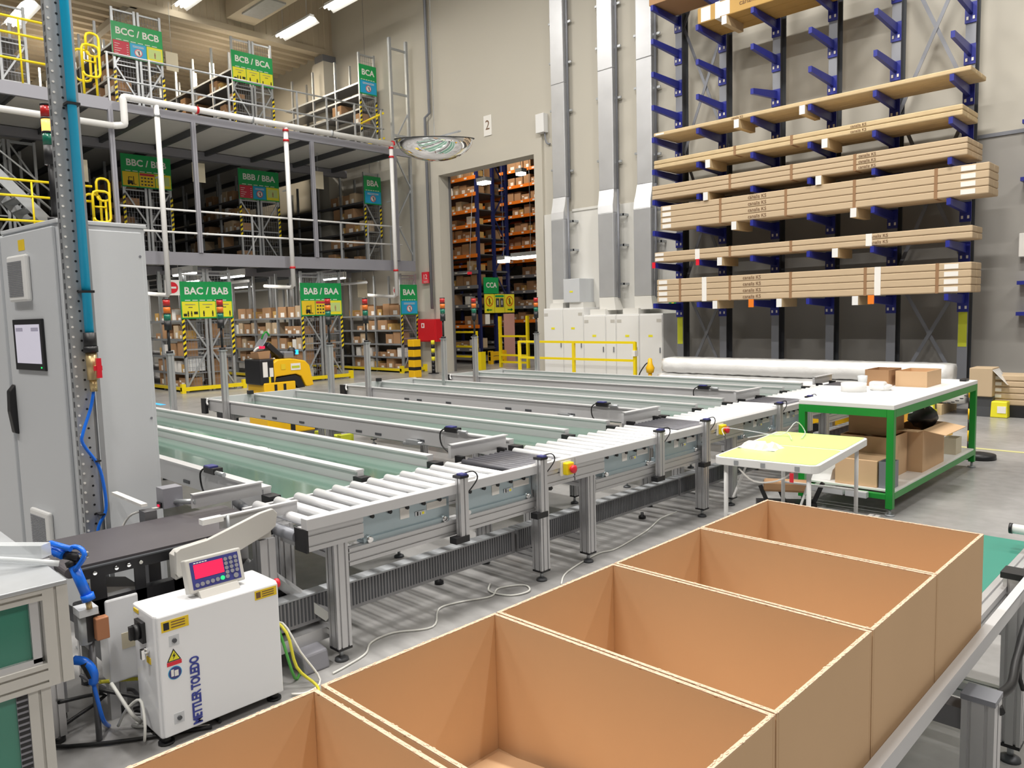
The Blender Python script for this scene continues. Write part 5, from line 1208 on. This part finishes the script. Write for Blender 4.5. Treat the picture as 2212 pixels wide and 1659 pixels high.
tag(MB().tube([(-3.55, .2, .83), (-3.45, .45, .86), (-3.30, .62, .845), (-3.22, .80, .80)], .012, CLEARP, 8).build('air_tube'), 'clear plastic tube bundle over the machine frame corner', 'tube')
tag(MB().bar((-3.75, .45, .83), (-3.30, .78, .84), .05, .05, CLEARP).box(-3.8, -3.7, .40, .52, .80, .86, WHITE).build('sensor_bar'), 'translucent bar lying across the top of machine frame', 'bar')
t = thing('air_fitting', 'blue and black air fittings hanging beside the machine frame corner', 'air fitting', (-3.2, .85, .6))
MB().cyl((-3.31, .87, .76), (-3.28, .905, .62), .02, BLUE_P, 14).cyl((-3.315, .865, .775), (-3.31, .87, .755), .023, BLACK, 14).cyl((-3.282, .903, .635), (-3.278, .908, .61), .025, BLUE_P, 14).build('blue_grip', t)
MB().cyl((-3.40, .80, .83), (-3.32, .84, .80), .016, BLUE_P, 12).cyl((-3.36, .81, .85), (-3.28, .86, .83), .011, BLUE_P, 12).cyl((-3.48, .79, .82), (-3.40, .80, .825), .015, BLACK, 10).build('blue_tee', t)
MB().cyl((-3.35, .84, .80), (-3.28, .89, .79), .018, BLACK, 12).cyl((-3.29, .88, .795), (-3.26, .91, .80), .013, CHROME, 10).build('coupling', t)
MB().tube([(-3.36, .82, .80), (-3.30, .88, .83), (-3.26, .90, .80), (-3.29, .87, .74)], .010, BLUE_P, 8).build('blue_hose', t)
MB().cyl((-3.28, .905, .61), (-3.278, .908, .575), .011, BRASS, 10).build('brass_nipple', t)
MB().box(-3.36, -3.28, .87, .94, .545, .575, LGREY).cyl((-3.33, .90, .545), (-3.33, .90, .42), .024, CLEARP, 14).build('regulator', t)
t = thing('valve_block', 'black and copper coloured valve block beside the machine frame', 'valve', (-3.2, .95, .4))
B(-3.36, -3.302, .90, .95, .43, .545, BLACK).build('body', t); B(-3.30, -3.26, .922, .97, .44, .53, COPPER).build('copper_coil', t, bev=.004)
MB().cyl((-3.33, .92, .43), (-3.33, .92, .0), .012, ALU_D, 10).build('stand', t)
t = thing('air_fitting', 'blue elbow air fitting low down beside the machine frame', 'air fitting', (-3.2, .9, .25))
MB().tube([(-3.32, .85, .37), (-3.29, .88, .36), (-3.27, .90, .32), (-3.28, .90, .27)], .018, BLUE_P, 10).cyl((-3.29, .88, .36), (-3.275, .90, .30), .02, BLACK, 12).build('elbow', t)
MB().tube([(-3.28, .90, .27), (-3.30, .93, .10), (-3.4, .98, .01)], .008, BLUE_P, 8).build('hose', t)
t = thing('junction_box', 'pale grey junction box to the left of scale cabinet', 'junction box', (-3.5, 1.05, .15))
B(-3.56, -3.45, 1.015, 1.15, .16, .53, WHITEG).build('housing', t, bev=.008); B(-3.45, -3.448, 1.07, 1.13, .30, .37, CREAM).build('label', t); B(-3.50, -3.46, 1.01, 1.05, 0, .16, ALU).build('stand', t)
for i in range(5):
    rr = random.Random(20+i); x, y = -3.55+rr.uniform(-.1, .15), .82+rr.uniform(-.05, .2)
    tag(MB().tube([(x, y, .18), (x+rr.uniform(-.1, .2), y+rr.uniform(0, .2), .10), (x+rr.uniform(-.1, .25), y+rr.uniform(-.1, .3), .02), (x+rr.uniform(-.1, .3), y+rr.uniform(0, .4), .012), (x+.35, y+.3+rr.uniform(-.1, .2), .012)], .008, (RUBBER, GREYP, RUBBER, WCABLE, YCABLE)[i], 8).build('cable'),
        f'{("thick black","grey","thin black","pale","yellow")[i]} cable tangled on the floor behind the machine frame', 'cable')
tag(MB().tube([(-3.35, 1.0, .02), (-3.3, 1.02, .10), (-3.22, 1.05, .16), (-3.15, 1.04, .10), (-3.14, 1.03, .02)], .006, WCABLE, 8).build('cable'), 'pale cable arching over the floor left of scale cabinet', 'cable')

# ------------------------------------------------------------------ grey switch cabinets, perforated post, air pipe
cx0, cy0 = -4.56, 1.255
t = thing('switch_cabinet', 'tall light grey switch cabinet with touch panel and vent grille', 'switch cabinet', (cx0, cy0, 0), radians(6))
B(cx0-.775, cx0, cy0, cy0+.46, .1, 2.24, LGREY).build('body', t, bev=.006)
B(cx0-.775, cx0, cy0+.01, cy0+.45, 0, .1, DGREY).build('plinth', t)
B(cx0-.78, cx0+.008, cy0-.01, cy0+.47, 2.24, 2.262, LGREY).build('roof', t, bev=.004)
d = B(cx0-.762, cx0-.03, cy0-.022, cy0, .12, 2.225, LGREY).build('door', t, bev=.006)
B(cx0-.012+.0, cx0+.012, cy0+.035, cy0+.435, .13, 2.215, LGREY).build('side_panel', t, bev=.004)
for z in (2.08, 1.15, .35):
    for y in (cy0+.05, cy0+.42): MB().cyl((cx0+.012, y, z), (cx0+.0145, y, z), .007, MGREY, 10).build('screw', t)
def vent(z0, z1, xa, xb, nm):
    o = B(xa, xb, cy0-.05, cy0-.022, z0, z1, WHITE).build(nm, d, bev=.012)
    m = MB(); n = 20
    for k in range(n): m.box(xa+.015, xb-.05, cy0-.053, cy0-.0505, z0+.03+(z1-z0-.06)*k/n, z0+.03+(z1-z0-.06)*(k+.45)/n, MGREY)
    m.build('slats', o)
vent(1.84, 2.10, cx0-.61, cx0-.34, 'vent_grille'); vent(.38, .64, cx0-.58, cx0-.31, 'vent_grille')
s = B(cx0-.64, cx0-.22, cy0-.035, cy0-.022, 1.45, 1.74, BLACKM).build('touch_panel', d, bev=.003)
B(cx0-.605, cx0-.255, cy0-.0365, cy0-.035, 1.49, 1.71, SCREEN).build('screen', s)
MB().box(cx0-.59, cx0-.49, cy0-.0372, cy0-.0366, 1.672, 1.692, SCREEN_B).box(cx0-.37, cx0-.27, cy0-.0372, cy0-.0366, 1.672, 1.692, SCREEN_B).build('screen_buttons', s)
B(cx0-.27, cx0-.258, cy0-.0365, cy0-.035, 1.465, 1.473, LEDG).build('status_led', s)
B(cx0-.49, cx0-.40, cy0-.0235, cy0-.022, 2.125, 2.185, YEL_L).build('warning_sticker', d)
h = MB(); h.prism([(cy0-.022, 1.06), (cy0-.045, 1.07), (cy0-.06, 1.20), (cy0-.055, 1.32), (cy0-.022, 1.36)], 'x', cx0-.765, cx0-.71, BLACK); h.build('handle', d, bev=.006)
t2 = thing('switch_cabinet', 'second light grey switch cabinet cut off by the left edge', 'switch cabinet', (cx0-.782*cos(radians(6)), cy0-.782*sin(radians(6)), 0), radians(6))
ox, oy = t2.location.x, t2.location.y
B(ox-1.0, ox, oy, oy+.46, .1, 2.24, LGREY).build('body', t2, bev=.006); B(ox-1.0, ox, oy+.01, oy+.45, 0, .1, DGREY).build('plinth', t2); B(ox-.98, ox-.03, oy-.022, oy, .12, 2.225, LGREY).build('door', t2, bev=.006)
# signal tower on the cabinet roof
x, y = cx0-.125, cy0+.03
t = thing('signal_tower', 'black signal tower with lit amber lamp on the switch cabinet', 'signal light', (x, y, 2.262))
MB().cyl((x, y, 2.262), (x, y, 2.62), .02, BLACK, 12).cyl((x, y, 2.262), (x, y, 2.28), .04, BLACK, 14).build('pole', t)
MB().cyl((x, y, 2.56), (x, y, 2.66), .033, BLACK, 18).build('lamp_base', t)
for z, m, nm in ((2.662, LAMP_G, 'green_lamp'), (2.734, LAMP_O, 'amber_lamp'), (2.806, LAMP_R, 'red_lamp')):
    l = MB().cyl((x, y, z), (x, y, z+.062), .033, m, 20).build(nm, t); MB().cyl((x, y, z+.0615), (x, y, z+.072), .035, BLACK, 20).build('ring', l)
# perforated support post
px0, px1, py0, py1 = -4.335, -4.28, 1.197, 1.318
t = thing('support_post', 'tall perforated galvanised post in front of the switch cabinet', 'post', ((px0+px1)/2, (py0+py1)/2, 0))
m = MB()
m.box(px0, px1, py0, py0+.004, 0, 6.2, GALV).box(px1-.004, px1, py0+.004, py0+.075, 0, 6.2, GALV).box(px1-.03, px1-.026, py0+.075, py1-.02, 0, 6.2, GALV).box(px1-.004, px1, py1-.022, py1, 0, 6.2, GALV).box(px0, px1-.004, py1-.004, py1, 0, 6.2, GALV).box(px1-.03, px1, py0+.075, py0+.078, 0, 6.2, GALV)
m.build('channel', t)
def post_row(nm, proto, step, z1):
    z = .12; ms = proto.data
    while z < z1:
        o = proto if z < .121 else proto.copy()
        if o is not proto: COL.objects.link(o)
        o.location.z = z; z += step
post_row('hole', MB().cyl((px1, py0+.05, 0), (px1+.0006, py0+.05, 0), .006, BLACK, 8).build('hole', t), .05, 3.6)
post_row('slot', B(px0+.02, px0+.04, py0-.0006, py0, .01, .04, DGREY).build('slot', t), .05, 3.6)
post_row('rivet', MB().cyl((px1+.0006, py0+.012, .02), (px1+.003, py0+.012, .02), .006, PAPER, 8).build('rivet', t), .05, 3.6)
B(px0-.06, px1+.06, py0-.06, py1+.06, 0, .012, GALV).build('base_plate', t)
# cyan pipe down the post
ax, ay = -4.245, 1.275
t = thing('air_pipe', 'cyan blue air pipe clipped to the perforated post, with brass valve', 'air pipe', (ax, ay, 1.2))
MB().cyl((ax, ay, 1.66), (ax, ay, 6.2), .021, BLUE_C, 16).build('pipe', t)
for z in (1.86, 2.78): MB().box(ax-.06, ax+.03, ay-.03, ay+.03, z, z+.012, BLACK).build('clip', t)
MB().cyl((ax, ay, 1.57), (ax, ay, 1.66), .03, BLACK, 16).cyl((ax, ay, 1.56), (ax, ay, 1.59), .034, BLACK, 16).build('union', t)
v = MB().cyl((ax, ay, 1.42), (ax, ay, 1.56), .026, BRASS, 14).cyl((ax, ay, 1.36), (ax, ay, 1.42), .018, BRASS, 12).cyl((ax, ay, 1.48), (ax+.05, ay+.02, 1.48), .015, BRASS, 10).build('brass_valve', t)
MB().box(ax+.045, ax+.058, ay-.008, ay+.03, 1.468, 1.492, REDP).box(ax+.043, ax+.062, ay+.004, ay+.026, 1.43, 1.53, REDP).build('red_handle', v)
MB().tube([(ax, ay, 1.37), (ax-.0, ay-.02, 1.28), (ax+.02, ay-.07, 1.16), (ax+.02, ay-.075, 1.10), (ax+.01, ay-.01, .98), (ax+.01, ay+.01, .86), (ax+.01, ay+.01, .74), (ax+.01, ay-.03, .66), (ax, ay-.06, .5), (ax, ay-.08, .3)], .008, BLUE_P, 10).build('blue_hose', t)
for z, q in ((1.0, .0), (.72, .0)): MB().box(ax-.06, ax+.03, ay-.025, ay+.0, z, z+.008, BLACK).build('cable_tie', t)

# ------------------------------------------------------------------ lime folding table
lx, ly = -2.62, 4.60
t = thing('folding_table', 'white edged folding table with a lime green top', 'folding table', (lx, ly, 0), radians(6))
def rrect(x0, x1, y0, y1, r, n=5):
    p = []
    for cx, cy, a in ((x1-r, y1-r, 0), (x0+r, y1-r, 90), (x0+r, y0+r, 180), (x1-r, y0+r, 270)):
        for k in range(n+1): q = radians(a+90*k/n); p.append((cx+r*cos(q), cy+r*sin(q)))
    return p
MB().prism(rrect(lx, lx+.69, ly, ly+1.26, .06), 'z', .645, .698, WHITE).build('table_frame', t, bev=.004)
for a, b in ((ly+.022, ly+.615), (ly+.645, ly+1.238)): MB().prism(rrect(lx+.022, lx+.668, a, b, .035), 'z', .698, .701, LIME).build('top_panel', t)
for a, b in ((lx+.07, ly+.06), (lx+.62, ly+.06), (lx+.07, ly+1.2), (lx+.62, ly+1.2)):
    l = MB().cyl((a, b, .03), (a, b, .645), .015, WHITE, 12).build('leg', t); MB().cyl((a, b, 0), (a, b, .03), .018, BLACK, 12).build('foot', l)
for b in (ly+.06, ly+1.2): MB().cyl((lx+.07, b, .3), (lx+.62, b, .3), .010, WHITE, 8).build('stretcher', t)
for a in (lx+.12, lx+.57): MB().cyl((a, ly+.06, .42), (a, ly+.35, .64), .008, WHITE, 8).build('strut', t)
m = MB()
for q in (.15, .33, .55): m.box(lx+q, lx+q+.03, ly-.004, ly, .655, .685, GALV)
m.build('catch', t)
B(lx+.52, lx+.545, ly-.006, ly-.002, .58, .64, REDP).build('red_tag', t)
rr = random.Random(4); m = MB(); c = (-2.50, 5.05, .702)
vs = []; 
for i in range(9):
    for j in range(7): vs.append((c[0]+(i-4)*.032+rr.uniform(-.012,.012), c[1]+(j-3)*.028+rr.uniform(-.01,.01), c[2]+ (0 if i in (0,8) or j in (0,6) else rr.uniform(.012,.05))))
m.add(vs, [(i*7+j, i*7+j+1, (i+1)*7+j+1, (i+1)*7+j) for i in range(8) for j in range(6)] + [tuple([i*7 for i in range(9)]+[56+j for j in range(1,7)]+[i*7+6 for i in range(7,-1,-1)]+[j for j in range(5,0,-1)])[::-1]], PAPER)
tag(m.build('crumpled_paper'), 'crumpled white paper lying on the lime table', 'paper')
t = thing('strap_tangle', 'tangled clear plastic straps lying over the lime table', 'plastic strap', (-2.6, 5.5, .70))
MB().tube([(-2.92, 5.30, .72), (-2.98, 5.40, .76), (-2.85, 5.55, .73), (-2.6, 5.6, .715), (-2.55, 5.75, .80), (-2.5, 5.8, .72), (-2.42, 5.55, .712)], .004, CLEARP, 6).build('strap', t)
MB().tube([(-2.75, 5.35, .712), (-2.6, 5.65, .725), (-2.45, 5.45, .712)], .0035, CLEARP, 6).build('strap', t)
MB().tube([(-2.45, 4.64, .63), (-2.35, 4.66, .55), (-2.2, 4.68, .57), (-2.1, 4.7, .64)], .006, PAPER, 6).build('strap', t)
t = thing('hand_tool', 'black strapping tool with brown pad on the floor under lime table', 'tool', (-2.75, 6.12, 0))
MB().bar((-3.0, 6.0, .03), (-2.6, 6.25, .03), .16, .06, BLACK).build('base', t); MB().bar((-2.95, 6.02, .2), (-2.62, 6.18, .2), .14, .09, CARD_D).build('brown_pad', t, bev=.02)
for (a, b) in (((-2.9, 6.0, .05), (-2.96, 5.98, .2)), ((-2.78, 6.08, .05), (-2.84, 6.05, .2)), ((-2.6, 6.2, .05), (-2.52, 6.2, .24))): MB().bar(a, b, .03, .03, BLACK).build('prong', t)

# ------------------------------------------------------------------ green framed work bench
gx0, gx1, gy0, gy1 = -2.80, -2.03, 6.36, 8.85
t = thing('work_bench', 'green framed work bench with white top and lower shelf', 'work bench', ((gx0+gx1)/2, (gy0+gy1)/2, 0))
B(gx0, gx1, gy0, gy1, .862, .90, WHITE).build('bench_top', t, bev=.004)
for y in (gy0, gy1-.055): B(gx0+.055, gx1-.055, y, y+.055, .80, .862, GREEN).build('cross_rail', t)
for x in (gx0, gx1-.055): B(x, x+.055, gy0+.055, gy1-.055, .80, .862, GREEN).build('long_rail', t)
for x in (gx0, gx1-.055):
    for y in (gy0, gy1-.055):
        l = B(x, x+.055, y, y+.055, .06, .862, GREEN).build('leg', t, bev=.003); MB().cyl((x+.028, y+.028, 0), (x+.028, y+.028, .06), .012, GALV, 8).cyl((x+.028, y+.028, 0), (x+.028, y+.028, .014), .036, GALV, 14).build('levelling_foot', l)
for x in (gx0, gx1-.05): B(x, x+.05, gy0+.055, gy1-.055, .135, .185, GREEN).build('long_rail', t)
for y in (gy0, gy1-.05): B(gx0+.055, gx1-.055, y, y+.05, .135, .175, GREEN).build('cross_rail', t)
B(gx0+.01, gx1-.004, gy0+.06, gy1-.06, .186, .20, WHITE).build('lower_shelf', t)
def lying(label, x0, x1, y0, y1, z0, z1, m=CARD, open_top=False, name='carton', rz=0, flaps=False):
    cx, cy = (x0+x1)/2, (y0+y1)/2
    t = thing(name, label, name.replace('_', ' '), (cx, cy, z0), rz)
    if open_top:
        w = .006; b = MB().box(x0, x1, y0, y0+w, z0, z1, m).box(x0, x1, y1-w, y1, z0, z1, m).box(x0, x0+w, y0+w, y1-w, z0, z1, m).box(x1-w, x1, y0+w, y1-w, z0, z1, m).box(x0+w, x1-w, y0+w, y1-w, z0, z0+w, m); b.build('body', t)
    else: B(x0, x1, y0, y1, z0, z1, m).build('body', t, bev=.004)
    if flaps:
        MB().bar((cx, y0+.01, z1), (cx, y0-.02+.0, z1+.0), x1-x0, .004, m)
        MB().add([(x0,y0,z1),(x1,y0,z1),(x1+.02,y0-.24,z1+.02),(x0+.02,y0-.24,z1+.02),(x0,y0,z1-.005),(x1,y0,z1-.005),(x1+.02,y0-.24,z1+.015),(x0+.02,y0-.24,z1+.015)], [(0,1,2,3),(7,6,5,4),(0,4,5,1),(1,5,6,2),(2,6,7,3),(3,7,4,0)], m).build('flap', t)
        MB().add([(x1,y0,z1),(x1,y1,z1),(x1+.18,y1,z1-.03),(x1+.18,y0,z1-.03),(x1,y0,z1-.005),(x1,y1,z1-.005),(x1+.18,y1,z1-.035),(x1+.18,y0,z1-.035)], [(0,1,2,3),(7,6,5,4),(0,4,5,1),(1,5,6,2),(2,6,7,3),(3,7,4,0)], m).build('flap', t)
    return t
lying('open tan carton on the bench, left one with white sticker', -2.98+.22, -2.76+.22, 7.78, 8.15, .90, 1.06, CARD_D, True)
lying('open tan carton on the bench, right one nearer the edge', -2.50, -2.22, 7.85, 8.30, .90, 1.05, CARD, True)
t = thing('tape_roll', 'white roll of tape with loose film on the bench', 'tape roll', (-2.66, 7.2, .90))
MB().lathe([(.04, 0), (.11, 0), (.11, .08), (.04, .08), (.04, 0)], (-2.66, 7.22, .90), WHITE, 24).build('roll', t)
MB().lathe([(.035, .0), (.09, .0), (.1, .05), (.06, .06), (.035, .04)], (-2.50, 7.45, .90), WRAP, 14).build('film', t); B(-2.58, -2.44, 7.36, 7.46, .905, .985, WRAP).build('film_sheet', t, bev=.02)
tag(MB().lathe([(0, 0), (.035, 0), (.045, .12), (.042, .12), (.033, .005), (0, .005)], (-2.70, 7.55, .90), CLEARP, 18).build('plastic_cup'), 'clear plastic cup standing on the bench before cartons', 'cup')
tag(B(-2.14, -2.08, 8.62, 8.74, .90, .925, BLACK).build('stapler', bev=.005), 'small black object at the far corner of the bench', 'stapler')
lying('tan carton with printed marks at the front of lower bench shelf', -2.52, -2.18, 6.45, 6.78, .20, .42, CARD, False)
lying('large tan carton on the lower shelf behind the front cartons', -2.62, -2.20, 6.82, 7.25, .20, .56, CARD, True)
lying('brown carton topping the pile under the bench', -2.58, -2.22, 6.90, 7.22, .565, .76, CARD_D, True)
lying('big open tan carton with spread flaps on lower bench shelf', -2.36, -2.08, 7.28, 7.92, .20, .58, CARD, True, flaps=True)
lying('grey plastic bin behind the front green leg', -2.17, -2.07, 6.46, 6.62, .20, .42, MGREY, True, name='plastic_bin')
lying('small printed box at the far end of lower bench shelf', -2.20, -2.08, 8.32, 8.52, .20, .36, CREAM, True, name='small_box')
t = thing('black_bag', 'black shiny bag lying in the big carton under the bench', 'bag', (-2.22, 7.75, .55))
rr = random.Random(9); vs = []; 
for i in range(8):
    for j in range(12):
        a = 2*pi*j/12; f = i/7; r = sin(pi*(.08+.84*f))
        vs.append((-2.22+.12*r*cos(a)*rr.uniform(.8, 1.1), 7.78+.24*r*sin(a)*rr.uniform(.8, 1.1), .52+.22*f+rr.uniform(-.015, .015)))
MB().add(vs, [(i*12+j, i*12+(j+1)%12, (i+1)*12+(j+1)%12, (i+1)*12+j) for i in range(7) for j in range(12)]+[tuple(range(12))[::-1], tuple(84+j for j in range(12))], BLACK, True).build('bag_body', t)
MB().tube([(-2.2, 7.7, .70), (-2.18, 7.75, .80), (-2.15, 7.85, .80), (-2.15, 7.9, .70)], .008, CREAM, 6).build('strap', t)
for k in range(3): tag(MB().cyl((-2.78+k*.0, 6.40+.0, .21), (-2.60, 6.40, .21), .02, WHITE, 10).build('x') if 0 else B(-2.76+k*.19, -2.59+k*.19, 6.30, 6.358, .135, .185, LGREY).build('roller_section', bev=.004), f'pale roller section along the bench front, {NTH[k]} from the outer green leg', 'roller section', 'roller sections at the bench front')
tag(MB().prism([(6.5, .201), (6.8, .201), (6.72, .34), (6.55, .28)], 'x', -2.76, -2.58, WHITE).build('paper_bundle'), 'white paper bundle beside the printed carton on lower shelf', 'paper bundle')
# things behind the bench
t = thing('chain_post', 'yellow and black chain post with round black foot behind bench', 'chain post', (-2.17, 9.36, 0))
MB().lathe([(0, 0), (.17, 0), (.165, .05), (.05, .07), (0, .07)], (-2.12, 9.36, 0), BLACK, 24).build('foot', t)
for k in range(6): MB().cyl((-2.21, 9.36, .06+k*.12), (-2.21, 9.36, .06+(k+1)*.12), .022, YEL_O if k % 2 else BLACK, 12).build('pole_band', t)
m = MB()
for k in range(16):
    f = k/15; x = -2.21-1.0*f; y = 9.36+1.4*f; z = .72-.6*f*(1-f)*1.4
    m.lathe([(.016, -.005), (.022, 0), (.016, .005), (.012, 0), (.016, -.005)], (x, y, z), BLACK, 10)
m.build('chain', t)
tag(MB().lathe([(.14, 0), (.14, .02), (.09, .02), (.03, .34), (0, .36)], (-2.95, 9.35, .0), RED, 20).lathe([(.075, .10), (.057, .19)], (-2.95, 9.35, .002), PAPER, 20).build('traffic_cone'), 'red and white cone standing behind the green bench', 'cone')
t = thing('pallet_truck', 'orange yellow pallet truck parked behind the green bench', 'pallet truck', (-3.6, 9.9, 0))
MB().box(-4.2, -3.1, 9.7, 10.3, .15, .42, YEL_O).build('body', t, bev=.03); B(-3.1, -2.6, 9.75, 9.9, .1, .17, YEL_O).build('fork', t); B(-3.1, -2.6, 10.1, 10.25, .1, .17, YEL_O).build('fork', t)
MB().cyl((-4.0, 9.7, .1), (-4.0, 9.6, .1), .1, BLACK, 16).cyl((-3.2, 9.7, .08), (-3.2, 9.63, .08), .08, BLACK, 16).build('wheel', t); B(-4.1, -3.95, 9.9, 10.1, .42, .62, BLACK).build('tiller_base', t)
# ------------------------------------------------------------------ lights
def area(name, loc, sx, sy, power, col=(1, .965, .915), rot=(0, 0, 0)):
    l = bpy.data.lights.new(name, 'AREA'); l.shape = 'RECTANGLE'; l.size = sx; l.size_y = sy; l.energy = power; l.color = col
    o = bpy.data.objects.new(name, l); COL.objects.link(o); o.location = loc; o.rotation_euler = rot
    return o
for x, p in ((-15.5, 480), (-8.5, 520), (-2.6, 900), (5.5, 480)):  # last row is added fill that brightens the insides of the open cartons
    for y in (-3, 3.2, 9.4): area('high_bay_and_fill_lamp', (x, y, 11.2), 2.6, .3, p)
for x, y in ((-27, 2), (-27, 8), (-34, 5), (-24, 12)): area('low_bay_lamp', (x, y, 10.2), 2.2, .4, 380, (1, .86, .66))
for x, y in ((-19.6, 6.6), (-19.5, 9.85), (-22.5, 9.85), (-20.0, 13.2), (-23.5, 13.2), (-27.5, 9.85), (-26.5, 13.2), (-31, 8), (-31, 11.5)): area('strip_and_fill_lamp', (x, y, 2.86), 1.2, .1, 42, (1, .93, .84))  # the deepest lamps are added to lighten the background of the aisles
for x, y, z, p in ((-18, 17.0, 7.5, 130), (-21, 20.5, 8.5, 180), (-15.5, 18.5, 6, 80), (-18.5, 20.8, 3.2, 40)): area('hall_lamp', (x, y, z), 1.6, .4, p, (1, .90, .76))
wd = bpy.data.worlds.new('world'); SC.world = wd; wd.use_nodes = True
bg = wd.node_tree.nodes['Background']; bg.inputs[0].default_value = (1, .97, .92, 1); bg.inputs[1].default_value = .14

# ------------------------------------------------------------------ camera
cam = bpy.data.cameras.new('camera'); co = bpy.data.objects.new('camera', cam); COL.objects.link(co)
F, PIT, ROL, YAW = 1647.66, .092077, .026386, .776013
fw = Vector((-sin(YAW)*cos(PIT), cos(YAW)*cos(PIT), -sin(PIT))); r0 = Vector((cos(YAW), sin(YAW), 0)); d0 = fw.cross(r0)
r = r0*cos(ROL)+d0*sin(ROL); d = d0*cos(ROL)-r0*sin(ROL)
co.matrix_world = Matrix(((r.x, -d.x, -fw.x, 0), (r.y, -d.y, -fw.y, 0), (r.z, -d.z, -fw.z, 1.7), (0, 0, 0, 1)))
cam.sensor_width = 36; cam.lens = 36*F/2212; cam.clip_start = .05; cam.clip_end = 200
SC.camera = co
SC.view_settings.view_transform = 'Standard'; SC.view_settings.look = 'None'; SC.view_settings.gamma = 1; SC.view_settings.exposure = -0.52
SC.view_settings.use_curve_mapping = False
